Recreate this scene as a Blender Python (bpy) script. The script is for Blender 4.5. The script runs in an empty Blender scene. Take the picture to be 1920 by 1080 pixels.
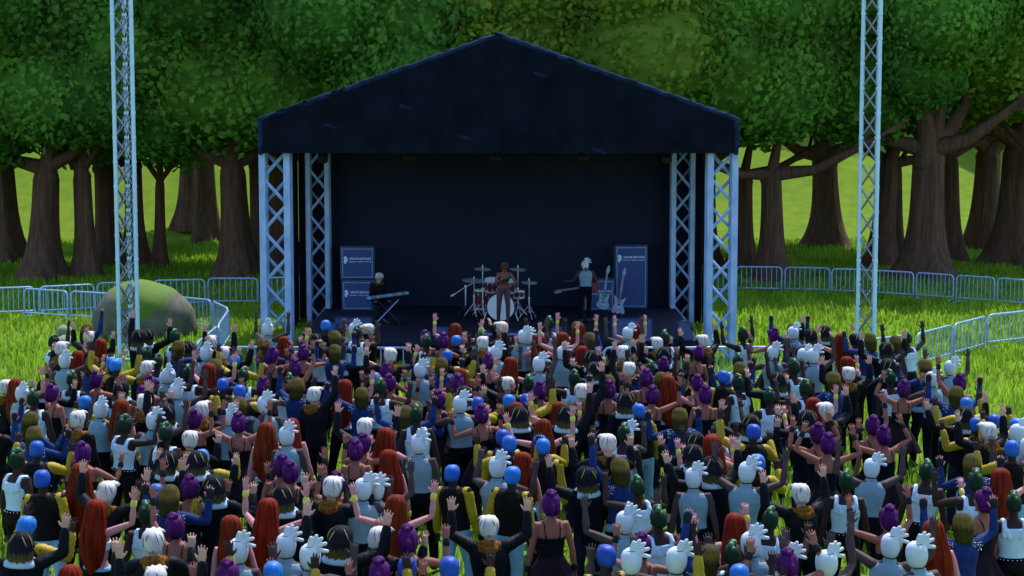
import bpy, bmesh, math, random
import numpy as np
from mathutils import Vector, Matrix, Quaternion

# ---------------------------------------------------------------- camera, sky, sun, exposure
scene = bpy.context.scene
COL = scene.collection
CAM_H, FPX, PITCH = 6.05, 3470.0, math.radians(6.0)
cam_d = bpy.data.cameras.new("camera")
cam = bpy.data.objects.new("camera", cam_d)
COL.objects.link(cam)
cam.location = (0, 0, CAM_H)
cam.rotation_euler = (math.radians(90) - PITCH, 0, 0)
cam_d.sensor_width = 36.0
cam_d.lens = FPX / 1920 * 36.0
cam_d.clip_start, cam_d.clip_end = 0.5, 1500
scene.camera = cam

SUN_EL, SUN_AZ = math.radians(60), math.radians(22)      # azimuth measured from +Y towards +X
world = bpy.data.worlds.new("World")
scene.world = world
world.use_nodes = True
wn = world.node_tree
bg = wn.nodes["Background"]
sky = wn.nodes.new("ShaderNodeTexSky")
sky.sky_type = 'NISHITA'
sky.sun_disc = False
sky.sun_elevation, sky.sun_rotation = SUN_EL, SUN_AZ
sky.ozone_density = 3.0
wn.links.new(sky.outputs[0], bg.inputs[0])
bg.inputs[1].default_value = 0.15
sun_d = bpy.data.lights.new("sun", 'SUN')
sun_d.energy, sun_d.angle, sun_d.color = 2.7, math.radians(0.5), (1.0, 0.96, 0.90)
sun = bpy.data.objects.new("sun", sun_d)
COL.objects.link(sun)
SDIR = Vector((math.sin(SUN_AZ) * math.cos(SUN_EL), math.cos(SUN_AZ) * math.cos(SUN_EL), math.sin(SUN_EL)))
sun.rotation_euler = SDIR.to_track_quat('Z', 'Y').to_euler()
sun.location = SDIR * 80
scene.view_settings.view_transform = 'Standard'
scene.view_settings.look = 'None'
scene.view_settings.exposure = 1.25
scene.view_settings.gamma = 1.0
scene.cycles.max_bounces = 6
scene.cycles.transparent_max_bounces = 6

# ---------------------------------------------------------------- geometry of the view
_F = Vector((0, math.cos(PITCH), -math.sin(PITCH)))
_U = Vector((0, math.sin(PITCH), math.cos(PITCH)))


def at(px, py, z=0.0):
    """point of the plane at height z that shows at photo pixel (px, py)"""
    d = _F * FPX + Vector((1, 0, 0)) * (px - 960) - _U * (py - 540)
    t = (z - CAM_H) / d.z
    return Vector((d.x * t, d.y * t, z))


def at_y(px, py, y):
    d = _F * FPX + Vector((1, 0, 0)) * (px - 960) - _U * (py - 540)
    t = y / d.y
    return Vector((d.x * t, y, CAM_H + d.z * t))


def project(p):
    v = Vector(p) - Vector((0, 0, CAM_H))
    w = v.dot(_F)
    return 960 + FPX * v.x / w, 540 - FPX * v.dot(_U) / w


def lin(r, g, b):
    f = lambda c: (c / 255 / 12.92) if c / 255 <= 0.04045 else ((c / 255 + 0.055) / 1.055) ** 2.4
    return (f(r), f(g), f(b))


# ---------------------------------------------------------------- materials
MATS = {}


def mat(name, col, rough=0.6, metal=0.0, var=0.18, scale=9.0, stretch=(1, 1, 1), bump=0.0, bscale=40.0, rnd=0.0, spec=0.35, attr=None, translucent=0.0, col2=None, sheen=0.0):
    m = bpy.data.materials.new(name)
    m.use_nodes = True
    nt = m.node_tree
    N, L = nt.nodes, nt.links
    bs = N["Principled BSDF"]
    bs.inputs["Roughness"].default_value = rough
    bs.inputs["Metallic"].default_value = metal
    bs.inputs["Specular IOR Level"].default_value = spec
    if sheen:
        bs.inputs["Sheen Weight"].default_value = sheen
    tc = N.new("ShaderNodeTexCoord")
    mp = N.new("ShaderNodeMapping")
    mp.inputs["Scale"].default_value = stretch
    L.new(tc.outputs["Object"], mp.inputs["Vector"])
    ns = N.new("ShaderNodeTexNoise")
    ns.inputs["Scale"].default_value = scale
    ns.inputs["Detail"].default_value = 5
    ns.inputs["Roughness"].default_value = 0.6
    L.new(mp.outputs[0], ns.inputs["Vector"])
    cr = N.new("ShaderNodeValToRGB")
    c2 = col2 or tuple(min(1, c * (1 + var)) for c in col)
    c1 = col if col2 else tuple(c * (1 - var) for c in col)
    cr.color_ramp.elements[0].position, cr.color_ramp.elements[1].position = 0.33, 0.67
    cr.color_ramp.elements[0].color = (*c1, 1)
    cr.color_ramp.elements[1].color = (*c2, 1)
    L.new(ns.outputs["Fac"], cr.inputs["Fac"])
    out = cr.outputs["Color"]
    if rnd or attr:
        hs = N.new("ShaderNodeHueSaturation")
        mr = N.new("ShaderNodeMapRange")
        if attr:
            a = N.new("ShaderNodeAttribute")
            a.attribute_name = attr
            L.new(a.outputs["Fac"], mr.inputs["Value"])
            rnd = rnd or 0.3
        else:
            oi = N.new("ShaderNodeObjectInfo")
            L.new(oi.outputs["Random"], mr.inputs["Value"])
        mr.inputs["To Min"].default_value, mr.inputs["To Max"].default_value = 1 - rnd, 1 + rnd
        L.new(mr.outputs[0], hs.inputs["Value"])
        mr2 = N.new("ShaderNodeMapRange")
        L.new(mr.inputs["Value"].links[0].from_socket, mr2.inputs["Value"])
        mr2.inputs["To Min"].default_value, mr2.inputs["To Max"].default_value = 0.5 + rnd * 0.05, 0.5 - rnd * 0.05
        L.new(mr2.outputs[0], hs.inputs["Hue"])
        L.new(out, hs.inputs["Color"])
        out = hs.outputs["Color"]
    L.new(out, bs.inputs["Base Color"])
    if bump:
        n2 = N.new("ShaderNodeTexNoise")
        n2.inputs["Scale"].default_value = bscale
        n2.inputs["Detail"].default_value = 4
        L.new(mp.outputs[0], n2.inputs["Vector"])
        bp = N.new("ShaderNodeBump")
        bp.inputs["Strength"].default_value = bump
        bp.inputs["Distance"].default_value = 0.02
        L.new(n2.outputs["Fac"], bp.inputs["Height"])
        L.new(bp.outputs[0], bs.inputs["Normal"])
    if translucent:
        tr = N.new("ShaderNodeBsdfTranslucent")
        L.new(out, tr.inputs["Color"])
        mx = N.new("ShaderNodeMixShader")
        mx.inputs[0].default_value = translucent
        L.new(bs.outputs[0], mx.inputs[1])
        L.new(tr.outputs[0], mx.inputs[2])
        L.new(mx.outputs[0], N["Material Output"].inputs["Surface"])
    MATS[name] = m
    return m


def zramp(m, stops):
    """replace the colour by a dye gradient along the object's own height"""
    nt = m.node_tree
    N, L = nt.nodes, nt.links
    tc = N.new("ShaderNodeTexCoord")
    sx = N.new("ShaderNodeSeparateXYZ")
    L.new(tc.outputs["Object"], sx.inputs[0])
    ns = N.new("ShaderNodeTexNoise")
    ns.inputs["Scale"].default_value = 25
    mp = N.new("ShaderNodeMapping")
    mp.inputs["Scale"].default_value = (2, 2, 0.15)
    L.new(tc.outputs["Object"], mp.inputs[0])
    L.new(mp.outputs[0], ns.inputs["Vector"])
    ma = N.new("ShaderNodeMath")
    ma.operation = 'MULTIPLY_ADD'
    ma.inputs[1].default_value = 0.14
    L.new(ns.outputs["Fac"], ma.inputs[0])
    L.new(sx.outputs["Z"], ma.inputs[2])
    mr = N.new("ShaderNodeMapRange")
    mr.inputs["From Min"].default_value, mr.inputs["From Max"].default_value = 1.42, 1.82
    L.new(ma.outputs[0], mr.inputs["Value"])
    cr = N.new("ShaderNodeValToRGB")
    cr.color_ramp.elements[0].position, cr.color_ramp.elements[0].color = stops[0][0], (*stops[0][1], 1)
    cr.color_ramp.elements[1].position, cr.color_ramp.elements[1].color = stops[-1][0], (*stops[-1][1], 1)
    for p, c in stops[1:-1]:
        e = cr.color_ramp.elements.new(p)
        e.color = (*c, 1)
    L.new(mr.outputs[0], cr.inputs[0])
    L.new(cr.outputs[0], N["Principled BSDF"].inputs["Base Color"])


mat("bark", (0.098, 0.055, 0.036), 0.9, spec=0.1, var=0.35, scale=3, stretch=(3, 3, 0.25), bump=0.9, bscale=6)
mat("leaf", (0.1136, 0.3029, 0.0454), 0.8, spec=0.15, var=0.4, scale=0.35, attr="tint", rnd=0.26, translucent=0.5)
mat("leaf_mid", (0.1304, 0.3157, 0.0411), 0.8, spec=0.15, var=0.45, scale=0.35, attr="tint", rnd=0.26, translucent=0.5)
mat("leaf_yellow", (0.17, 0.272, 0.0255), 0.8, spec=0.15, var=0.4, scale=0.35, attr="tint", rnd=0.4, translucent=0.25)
mat("turf", (0.088, 0.15, 0.014), 0.95, var=0.25, scale=1.6, bump=0.5, bscale=30, spec=0.03, col2=(0.125, 0.19, 0.018))
mat("grass_blade", (0.2128, 0.3696, 0.028), 0.8, spec=0.08, var=0.3, scale=0.5, attr="tint", rnd=0.22, translucent=0.5)
mat("stage_cloth", (0.0042, 0.0066, 0.0135), 0.9, spec=0.06, var=0.3, scale=1.5, bump=0.15, bscale=3)
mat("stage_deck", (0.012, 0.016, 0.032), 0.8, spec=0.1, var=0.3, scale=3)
mat("stage_cloth_lightened", (0.015, 0.021, 0.042), 0.9, spec=0.05, var=0.06, scale=1.2)  # stage cloth in a lighter tone, standing in for light missing under the roof
mat("roof_piping", (0.01, 0.022, 0.06), 0.9, spec=0.04, var=0.6, scale=2.5, stretch=(1, 1, 1))
mat("truss_paint", (0.165, 0.29, 0.57), 0.4, var=0.35, scale=3.5, bump=0.1, stretch=(1, 1, 0.5), col2=(0.34,0.49,0.72))
mat("barrier_paint", (0.25, 0.4, 0.66), 0.35, metal=0.1, var=0.2, scale=6, rnd=0.1)
mat("mast_paint", (0.42, 0.64, 0.78), 0.35, metal=0.0, var=0.08, scale=4)
mat("chrome", (0.2, 0.225, 0.27), 0.16, metal=1.0, var=0.1)
mat("kit_chrome", (0.55, 0.60, 0.66), 0.3, metal=0.45, var=0.08)
mat("cymbal_metal", (0.42, 0.48, 0.52), 0.35, metal=0.4, var=0.12, scale=20)
mat("scuff", (0.009, 0.017, 0.04), 0.9, spec=0.05, var=0.5, scale=20)
mat("black_metal", (0.02, 0.021, 0.025), 0.4, metal=0.3)
mat("cab_vinyl", (0.0255, 0.0467, 0.1275), 0.6, var=0.2)
mat("cab_grille", (0.0272, 0.0595, 0.1955), 0.7, var=0.12, scale=60, stretch=(1, 1, 0.1))
mat("cab_trim", (0.136, 0.2295, 0.425), 0.4)
mat("cab_print", (0.5, 0.68, 0.9), 0.5, var=0.03)
mat("monitor_vinyl", (0.022, 0.045, 0.12), 0.8, spec=0.1, var=0.15)
mat("drum_wrap", (0.1, 0.018, 0.03), 0.25, var=0.3, scale=14)
mat("drum_skin", (0.74, 0.82, 0.86), 0.5, var=0.05)
mat("guitar_blue", (0.06, 0.19, 0.36), 0.25, var=0.6, scale=9, col2=(0.25, 0.4, 0.55))
mat("guitar_violet", (0.1, 0.11, 0.28), 0.25, var=0.6, scale=9, col2=(0.26, 0.32, 0.5))
mat("guitar_red", (0.16, 0.02, 0.025), 0.3)
mat("neck_wood", (0.13, 0.13, 0.14), 0.5)
mat("key_case", (0.03, 0.06, 0.16), 0.5)
mat("sticker_blue", (0.03, 0.15, 0.42), 0.5)
mat("sticker_cyan", (0.06, 0.3, 0.42), 0.5)
mat("sticker_yellow", (0.3, 0.252, 0.03), 0.5)
mat("white_key", (0.7, 0.72, 0.72), 0.4)
# people
mat("skin_pale", (0.4149, 0.231, 0.1792), 0.6, spec=0.1, var=0.06)
mat("skin_pink", (0.4338, 0.1933, 0.1886), 0.6, spec=0.1, var=0.06)
mat("skin_tan", (0.2255, 0.0857, 0.0631), 0.6, spec=0.1, var=0.08)
mat("skin_brown", (0.13, 0.062, 0.042), 0.5, var=0.1)
mat("skin_dark", (0.0295, 0.0164, 0.0148), 0.6, spec=0.1, var=0.1)
mat("skin_ash", (0.0508, 0.0328, 0.0344), 0.6, spec=0.1, var=0.1)
mat("eye_white", (0.75, 0.75, 0.75), 0.2, var=0.0)
mat("eye_dark", (0.012, 0.01, 0.01), 0.2, var=0.0)
mat("hair_blue", (0.0064, 0.08, 0.368), 0.5, spec=0.2, var=0.2, scale=12, rnd=0.25)
mat("hair_red", (0.05, 0.004, 0.002), 0.7, spec=0.06, var=0.6, scale=16, stretch=(1.3, 1.3, 0.10), col2=(0.185,0.020,0.004), rnd=0.12)
mat("hair_white", (0.45, 0.43, 0.42), 0.7, spec=0.15, var=0.2, scale=10)
mat("hair_streak", (0.03, 0.03, 0.035), 0.6)
mat("mask_white", (0.43, 0.5, 0.56), 0.6, spec=0.15, var=0.04)
mat("hair_green", (0.004, 0.02, 0.01), 0.7, spec=0.12, var=0.3, scale=20)
mat("crest_green", (0.012, 0.085, 0.03), 0.5, var=0.35, scale=20)
mat("hair_purple", (0.014, 0.001, 0.03), 0.6, spec=0.1, col2=(0.075,0.003,0.10), var=0.7, scale=22, stretch=(1.4, 1.4, 0.4))
mat("hair_olive", (0.05, 0.048, 0.008), 0.7, spec=0.06, var=0.5, scale=16, stretch=(1.8, 1.8, 0.2))
zramp(MATS["hair_olive"], [(0.15, (0.040, 0.038, 0.004)), (0.55, (0.022, 0.021, 0.006)), (0.74, (0.13, 0.09, 0.015)), (0.95, (0.03, 0.026, 0.012))])
mat("hair_tips", (0.02, 0.02, 0.022), 0.7, spec=0.06)
zramp(MATS["hair_tips"], [(0.10, (0.11, 0.095, 0.014)), (0.34, (0.055, 0.05, 0.010)), (0.48, (0.007, 0.008, 0.013)), (1.0, (0.005, 0.007, 0.012))])
mat("blonde_strand", (0.30, 0.22, 0.07), 0.5)
mat("yellow_sleeve", (0.2932, 0.2104, 0.0076), 0.55, spec=0.2, var=0.15)
mat("black_vest", (0.0053, 0.0045, 0.0045), 0.85, spec=0.1, var=0.3, bump=0.3, bscale=20)
mat("jeans_light", (0.164, 0.3444, 0.5576), 0.85, spec=0.1, var=0.15, scale=14, bump=0.2)
mat("leather", (0.0025, 0.0033, 0.0066), 0.6, spec=0.09, var=0.3, bump=0.35, bscale=25)
mat("black_cloth", (0.002, 0.0033, 0.0082), 0.85, spec=0.08, var=0.3, bump=0.2)
mat("fur_collar", (0.15, 0.062, 0.01), 0.95, spec=0.05, var=0.6, scale=30, bump=0.8, bscale=60)
mat("tank_white", (0.4, 0.54, 0.68), 0.8, spec=0.1, var=0.06, bump=0.2, bscale=14)
mat("tank_grey", (0.155, 0.25, 0.31), 0.75, spec=0.12, var=0.08, bump=0.2, bscale=14)
mat("trouser_maroon", (0.0074, 0.0041, 0.0066), 0.8, spec=0.1, var=0.3)
mat("trouser_navy", (0.0041, 0.009, 0.0262), 0.8, spec=0.1, var=0.3)
mat("stud_metal", (0.7, 0.72, 0.75), 0.2, metal=0.9)
mat("dress_black", (0.0025, 0.0033, 0.0074), 0.8, spec=0.1, var=0.2)
mat("skirt_plum", (0.0115, 0.0066, 0.0115), 0.85, spec=0.08, var=0.3, scale=8, stretch=(3, 3, 0.3), bump=0.3)
mat("denim_blue", (0.0049, 0.0213, 0.1025), 0.75, spec=0.12, var=0.3, scale=12, bump=0.35, bscale=18)
mat("waist_cloth", (0.144, 0.2448, 0.3456), 0.85, spec=0.1, var=0.12)
mat("crop_white", (0.6, 0.66, 0.75), 0.7)
mat("collar_white", (0.288, 0.396, 0.4752), 0.8, spec=0.1, var=0.06)
mat("wristband_yellow", (0.5, 0.45, 0.06), 0.5)
mat("glove_black", (0.008, 0.009, 0.014), 0.7, spec=0.15)
mat("shoe_black", (0.02, 0.02, 0.022), 0.5)
mat("tights_plum", (0.06, 0.03, 0.045), 0.6)
mat("top_green", (0.012, 0.03, 0.014), 0.7)
mat("bun_green", (0.015, 0.09, 0.03), 0.6)


# ---------------------------------------------------------------- mesh helpers
class MB:
    def __init__(self):
        self.v, self.f, self.m = [], [], []

    def add(self, verts, faces, mi=0):
        o = len(self.v)
        self.v += [tuple(p) for p in verts]
        self.f += [tuple(i + o for i in fc) for fc in faces]
        self.m += [mi] * len(faces)

    def rings(self, rings, mi=0, close=True):
        n = len(rings[0])
        vs, fs = [], []
        for r in rings:
            vs += list(r)
        for k in range(len(rings) - 1):
            for i in range(n):
                j = (i + 1) % n
                fs.append((k * n + i, k * n + j, (k + 1) * n + j, (k + 1) * n + i))
        if close:
            a = len(vs)
            vs.append(sum((Vector(p) for p in rings[0]), Vector()) / n)
            vs.append(sum((Vector(p) for p in rings[-1]), Vector()) / n)
            for i in range(n):
                j = (i + 1) % n
                fs.append((a, j, i))
                fs.append((a + 1, (len(rings) - 1) * n + i, (len(rings) - 1) * n + j))
        self.add(vs, fs, mi)

    def tube(self, pts, rad, n=8, mi=0, round_ends=True, flat=None):
        """swept tube; rad per point, flat=(vector, factor) squashes the section across that vector"""
        pts = [Vector(p) for p in pts]
        rad = list(rad) if hasattr(rad, "__len__") else [rad] * len(pts)
        if round_ends:
            a, b = (pts[1] - pts[0]).normalized(), (pts[-1] - pts[-2]).normalized()
            r0, r1 = rad[0], rad[-1]
            pts = [pts[0] - a * r0 * 0.75, pts[0] - a * r0 * 0.45] + pts + [pts[-1] + b * r1 * 0.45, pts[-1] + b * r1 * 0.75]
            rad = [r0 * 0.45, r0 * 0.82] + rad + [r1 * 0.82, r1 * 0.45]
        t = (pts[1] - pts[0]).normalized()
        u = t.cross(Vector((0, 0, 1)) if abs(t.z) < 0.9 else Vector((0, 1, 0))).normalized()
        rings = []
        for i, p in enumerate(pts):
            d = (pts[min(i + 1, len(pts) - 1)] - pts[max(i - 1, 0)])
            d = d.normalized() if d.length > 1e-9 else t
            u = (u - d * u.dot(d)).normalized()
            w = d.cross(u)
            ring = []
            for k in range(n):
                an = 2 * math.pi * k / n
                off = (u * math.cos(an) + w * math.sin(an)) * rad[i]
                if flat:
                    fv = flat[0]
                    off = off - fv * off.dot(fv) * (1 - flat[1])
                ring.append(p + off)
            rings.append(ring)
        self.rings(rings, mi)

    def box(self, c, s, mi=0, rot=None, bevel=0.0):
        bm = bmesh.new()
        bmesh.ops.create_cube(bm, size=1)
        bmesh.ops.scale(bm, vec=s, verts=bm.verts)
        if bevel:
            bmesh.ops.bevel(bm, geom=bm.edges[:], offset=bevel, segments=2, affect='EDGES', profile=0.5)
        M = Matrix.Translation(c) @ (rot.to_4x4() if rot else Matrix())
        bm.verts.index_update()
        self.add([M @ v.co for v in bm.verts], [[v.index for v in f.verts] for f in bm.faces], mi)
        bm.free()

    def lathe(self, prof, n=24, mi=0, M=None, close=True):
        rings = []
        for r, z in prof:
            ring = [Vector((r * math.cos(2 * math.pi * k / n), r * math.sin(2 * math.pi * k / n), z)) for k in range(n)]
            rings.append([(M @ p) if M else p for p in ring])
        self.rings(rings, mi, close)

    def ell(self, c, r, n=12, m=8, mi=0, M=None):
        rings = []
        for k in range(1, m):
            a = math.pi * k / m
            ring = []
            for i in range(n):
                b = 2 * math.pi * i / n
                p = Vector((r[0] * math.sin(a) * math.cos(b), r[1] * math.sin(a) * math.sin(b), -r[2] * math.cos(a)))
                ring.append((M @ p if M else p) + Vector(c))
            rings.append(ring)
        self.rings(rings, mi)

    def prism(self, poly, axis_y0, axis_y1, mi=0, M=None):
        """polygon in x,z extruded from y0 to y1"""
        n = len(poly)
        vs = [Vector((x, axis_y0, z)) for x, z in poly] + [Vector((x, axis_y1, z)) for x, z in poly]
        if M:
            vs = [M @ v for v in vs]
        fs = [tuple(range(n)), tuple(range(2 * n - 1, n - 1, -1))] + [((i + 1) % n, i, n + i, n + (i + 1) % n) for i in range(n)]
        self.add(vs, fs, mi)

    def mesh(self, name, mats, smooth=True):
        me = bpy.data.meshes.new(name)
        me.from_pydata(self.v, [], self.f)
        for m in (mats if isinstance(mats, (list, tuple)) else [mats]):
            me.materials.append(MATS[m])
        if len(set(self.m)) > 1:
            me.polygons.foreach_set("material_index", self.m)
        bm = bmesh.new()
        bm.from_mesh(me)
        bmesh.ops.recalc_face_normals(bm, faces=bm.faces)
        bm.to_mesh(me)
        bm.free()
        if smooth:
            me.shade_smooth()
            me.set_sharp_from_angle(angle=math.radians(50))
        return me

    def build(self, name, mats, parent=None, smooth=True):
        o = bpy.data.objects.new(name, self.mesh(name, mats, smooth))
        COL.objects.link(o)
        if parent:
            o.parent = parent
        return o


def empty(name, loc, rz=0.0):
    o = bpy.data.objects.new(name, None)
    o.empty_display_size = 0.3
    COL.objects.link(o)
    o.location = loc
    o.rotation_euler = (0, 0, rz)
    return o


def tag(o, label, cat, group=None):
    o["label"], o["category"] = label, cat
    if group:
        o["group"] = group
    return o


def put(name, mesh, m, parent=None):
    """object on shared mesh data with its own material in slot 0"""
    o = bpy.data.objects.new(name, mesh)
    COL.objects.link(o)
    if parent:
        o.parent = parent
    if m:
        o.material_slots[0].link = 'OBJECT'
        o.material_slots[0].material = MATS[m]
    return o


def copy_thing(src, parent=None):
    c = src.copy()
    COL.objects.link(c)
    if parent:
        c.parent = parent
        c.matrix_parent_inverse = src.matrix_parent_inverse.copy()
    for ch in src.children:
        copy_thing(ch, c)
    return c


def evaluated(mb, name, mods, mats):
    """voxel-merged surface of overlapping closed pieces"""
    o = bpy.data.objects.new("scratch", mb.mesh("scratch", mats))
    COL.objects.link(o)
    for typ, kw in mods:
        md = o.modifiers.new(typ, typ)
        for k, v in kw.items():
            setattr(md, k, v)
    dg = bpy.context.evaluated_depsgraph_get()
    dg.update()
    me = bpy.data.meshes.new_from_object(o.evaluated_get(dg), depsgraph=dg)
    me.name = name
    old = o.data
    bpy.data.objects.remove(o)
    bpy.data.meshes.remove(old)
    if not me.materials:
        me.materials.append(MATS[mats if isinstance(mats, str) else mats[0]])
    me.shade_smooth()
    return me


def text_mesh(txt, size, name, m):
    cu = bpy.data.curves.new("scratch_text", 'FONT')
    cu.body, cu.size, cu.extrude = txt, size, 0.004
    cu.align_x, cu.align_y = 'CENTER', 'CENTER'
    cu.resolution_u = 3
    cu.offset = size * 0.018
    o = bpy.data.objects.new("scratch_text", cu)
    COL.objects.link(o)
    dg = bpy.context.evaluated_depsgraph_get()
    dg.update()
    me = bpy.data.meshes.new_from_object(o.evaluated_get(dg), depsgraph=dg)
    me.name = name
    bpy.data.objects.remove(o)
    bpy.data.curves.remove(cu)
    me.materials.clear()
    me.materials.append(MATS[m])
    return me


rng = random.Random(7)
nrg = np.random.default_rng(7)

# ---------------------------------------------------------------- ground with the hill behind the wood
DECK = 0.5
YF = at(935, 639, DECK).y                # front edge of the stage deck
SX = at(935, 639, DECK).x
YB = YF + 6.9                             # back cloth


def hill(x, y):
    t = np.clip((y - (78 + 3.0 * np.sin(x * 0.07) + 1.2 * np.sin(x * 0.31 + 1))) / 48, 0, 1)
    return 20 * t * t * (3 - 2 * t) + 2.0 * np.clip((y - 76) / 10, 0, 1)


def build_ground():
    xs = np.concatenate([np.linspace(-900, -90, 12), np.linspace(-80, 80, 81), np.linspace(90, 900, 12)])
    ys = np.concatenate([np.linspace(-300, 5, 8), np.linspace(10, 140, 91), np.linspace(150, 1000, 14)])
    X, Y = np.meshgrid(xs, ys)
    Z = hill(X, Y) + 0.04 * np.sin(X * 0.9) * np.sin(Y * 0.7) - 0.04
    v = np.stack([X, Y, Z], -1).reshape(-1, 3)
    nx = len(xs)
    f = [(j * nx + i, j * nx + i + 1, (j + 1) * nx + i + 1, (j + 1) * nx + i) for j in range(len(ys) - 1) for i in range(nx - 1)]
    me = bpy.data.meshes.new("ground")
    me.from_pydata(v.tolist(), [], f)
    me.materials.append(MATS["turf"])
    me.shade_smooth()
    o = bpy.data.objects.new("ground", me)
    COL.objects.link(o)
    o["kind"] = "structure"


build_ground()


def blades(name, pos, h, w, matname):
    n = len(pos)
    an = nrg.uniform(0, 2 * np.pi, n)
    ln = nrg.uniform(0.1, 0.55, n) * h
    dx, dy = np.cos(an), np.sin(an)
    sa = an + np.pi / 2 + nrg.uniform(-0.5, 0.5, n)
    sx, sy = np.cos(sa) * w, np.sin(sa) * w
    V = np.zeros((n, 5, 3))
    for k, (t, ww) in enumerate([(0, 1.0), (0.55, 0.75)]):
        for j, sg in enumerate((-1, 1)):
            V[:, k * 2 + j, 0] = pos[:, 0] + dx * ln * t * t + sx * sg * ww
            V[:, k * 2 + j, 1] = pos[:, 1] + dy * ln * t * t + sy * sg * ww
            V[:, k * 2 + j, 2] = pos[:, 2] + h * t - (0.03 if k == 0 else 0)
    V[:, 4, 0] = pos[:, 0] + dx * ln
    V[:, 4, 1] = pos[:, 1] + dy * ln
    V[:, 4, 2] = pos[:, 2] + h
    base = (np.arange(n) * 5)[:, None]
    quads = base + np.array([0, 1, 3, 2])
    tris = base + np.array([2, 3, 4])
    me = bpy.data.meshes.new(name)
    me.vertices.add(n * 5)
    me.vertices.foreach_set("co", V.reshape(-1))
    loops = np.concatenate([quads, tris], 1).reshape(-1)
    me.loops.add(len(loops))
    me.loops.foreach_set("vertex_index", loops.astype(np.int32))
    me.polygons.add(2 * n)
    st = (np.arange(n) * 7)[:, None] + np.array([0, 4])
    me.polygons.foreach_set("loop_start", st.reshape(-1).astype(np.int32))
    me.update(calc_edges=True)
    at_ = me.attributes.new("tint", 'FLOAT', 'POINT')
    at_.data.foreach_set("value", np.repeat(nrg.uniform(0, 1, n), 5).astype(np.float32))
    me.materials.append(MATS[matname])
    me.shade_smooth()
    o = bpy.data.objects.new(name, me)
    COL.objects.link(o)
    o["kind"] = "stuff"
    return o


def build_grass():
    n = 230000
    y = np.sqrt(nrg.uniform(16.5 ** 2, 76 ** 2, n))
    x = nrg.uniform(-1, 1, n) * (y * 0.30 + 1.5)
    keep = ~((np.abs(x - SX) < 4.9) & (y > YF - 0.1) & (y < YB + 0.4))
    # tufts: thin out between clump centres
    cl = np.sin(x * 2.3 + np.sin(y * 1.7) * 2) * np.sin(y * 2.1 + np.sin(x * 1.3) * 2)
    keep &= nrg.uniform(-1.2, 1, n) < cl + 0.55
    x, y, cl = x[keep], y[keep], cl[keep]
    h = nrg.uniform(0.09, 0.26, len(x)) * (1 + 0.35 * cl)
    w = nrg.uniform(0.010, 0.020, len(x)) * np.clip(y / 30, 0.9, 1.7)
    o = blades("grass", np.stack([x, y, np.zeros_like(x) + hill(x, y) - 0.03], -1), h, w, "grass_blade")
    o["label"] = "tall bright green grass covering the festival field"


build_grass()


# ---------------------------------------------------------------- trees
def crown_mesh(name, seed, rx, ry, rz, leaves=34000):
    r = np.random.default_rng(seed)
    nb = 22
    blobs = []
    for k in range(nb):
        d = r.normal(size=3)
        d /= np.linalg.norm(d)
        q = r.uniform(0.35, 0.78)
        c = d * q * np.array([rx, ry, rz])
        c[2] = max(c[2], -rz * 0.62)
        blobs.append((c, r.uniform(0.30, 0.44) * rx))
    blobs.append((np.zeros(3), 0.62 * rz))
    mb = MB()
    tint = []
    for c, br in blobs:                       # dense inner twigs and leaves
        M = Matrix.Diagonal((1, 1, 0.9, 1))
        rings = []
        for k in range(1, 7):
            a = math.pi * k / 7
            rings.append([Vector(c) + Vector((math.sin(a) * math.cos(b), math.sin(a) * math.sin(b), -math.cos(a))) * br * 0.96 * (1 + 0.05 * math.sin(5 * b + 3 * a + c[0])) for b in [2 * math.pi * i / 11 for i in range(11)]])
        mb.rings(rings)
    n0 = len(mb.v)
    tint += [0.45] * n0
    tot = sum(b[1] ** 2 for b in blobs)
    V, F = [], []
    C = np.array([b[0] for b in blobs])
    R = np.array([b[1] for b in blobs])
    for bi, (c, br) in enumerate(blobs):
        n = int(leaves * br * br / tot * 1.6)
        d = r.normal(size=(n, 3))
        d /= np.linalg.norm(d, axis=1)[:, None]
        p = c + d * br * r.uniform(0.86, 1.14, n)[:, None]
        dist = np.linalg.norm(p[:, None] - C[None], axis=2) / R[None]
        dist[:, bi] = 9
        ok = dist.min(1) > 0.86
        clump = r.uniform(0, 1)
        for p_, d_ in zip(p[ok], d[ok]):
            nrm = Vector(d_ + r.normal(size=3) * 0.45).normalized()
            up = Vector(r.normal(size=3) + np.array([0, 0, -0.5]))
            ax = (up - nrm * up.dot(nrm)).normalized()
            sd = nrm.cross(ax)
            L = r.uniform(0.16, 0.31)
            W = L * r.uniform(0.26, 0.40)
            P = Vector(p_)
            o = n0 + len(V)
            V += [P, P + ax * L * 0.45 + sd * W - nrm * 0.03, P + ax * L - nrm * 0.10 * L, P + ax * L * 0.45 - sd * W - nrm * 0.03, P + ax * L * 0.5 + nrm * 0.04]
            F += [(o, o + 1, o + 4), (o + 1, o + 2, o + 4), (o + 2, o + 3, o + 4), (o + 3, o, o + 4)]
            tint += [min(1, max(0, 0.6 * clump + 0.4 * r.uniform(0, 1) + (0.25 if r.uniform() > 0.96 else 0)))] * 5
    me = bpy.data.meshes.new(name)
    me.from_pydata([tuple(v) for v in mb.v] + [tuple(v) for v in V], [], mb.f + F)
    a = me.attributes.new("tint", 'FLOAT', 'POINT')
    a.data.foreach_set("value", np.array(tint, dtype=np.float32))
    me.materials.append(MATS["leaf"])
    me.shade_smooth()
    return me


CROWNS = [crown_mesh("crown", 11, 4.6, 3.6, 4.6), crown_mesh("crown", 23, 4.9, 3.4, 4.4), crown_mesh("crown", 37, 4.3, 3.7, 5.0)]


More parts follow.
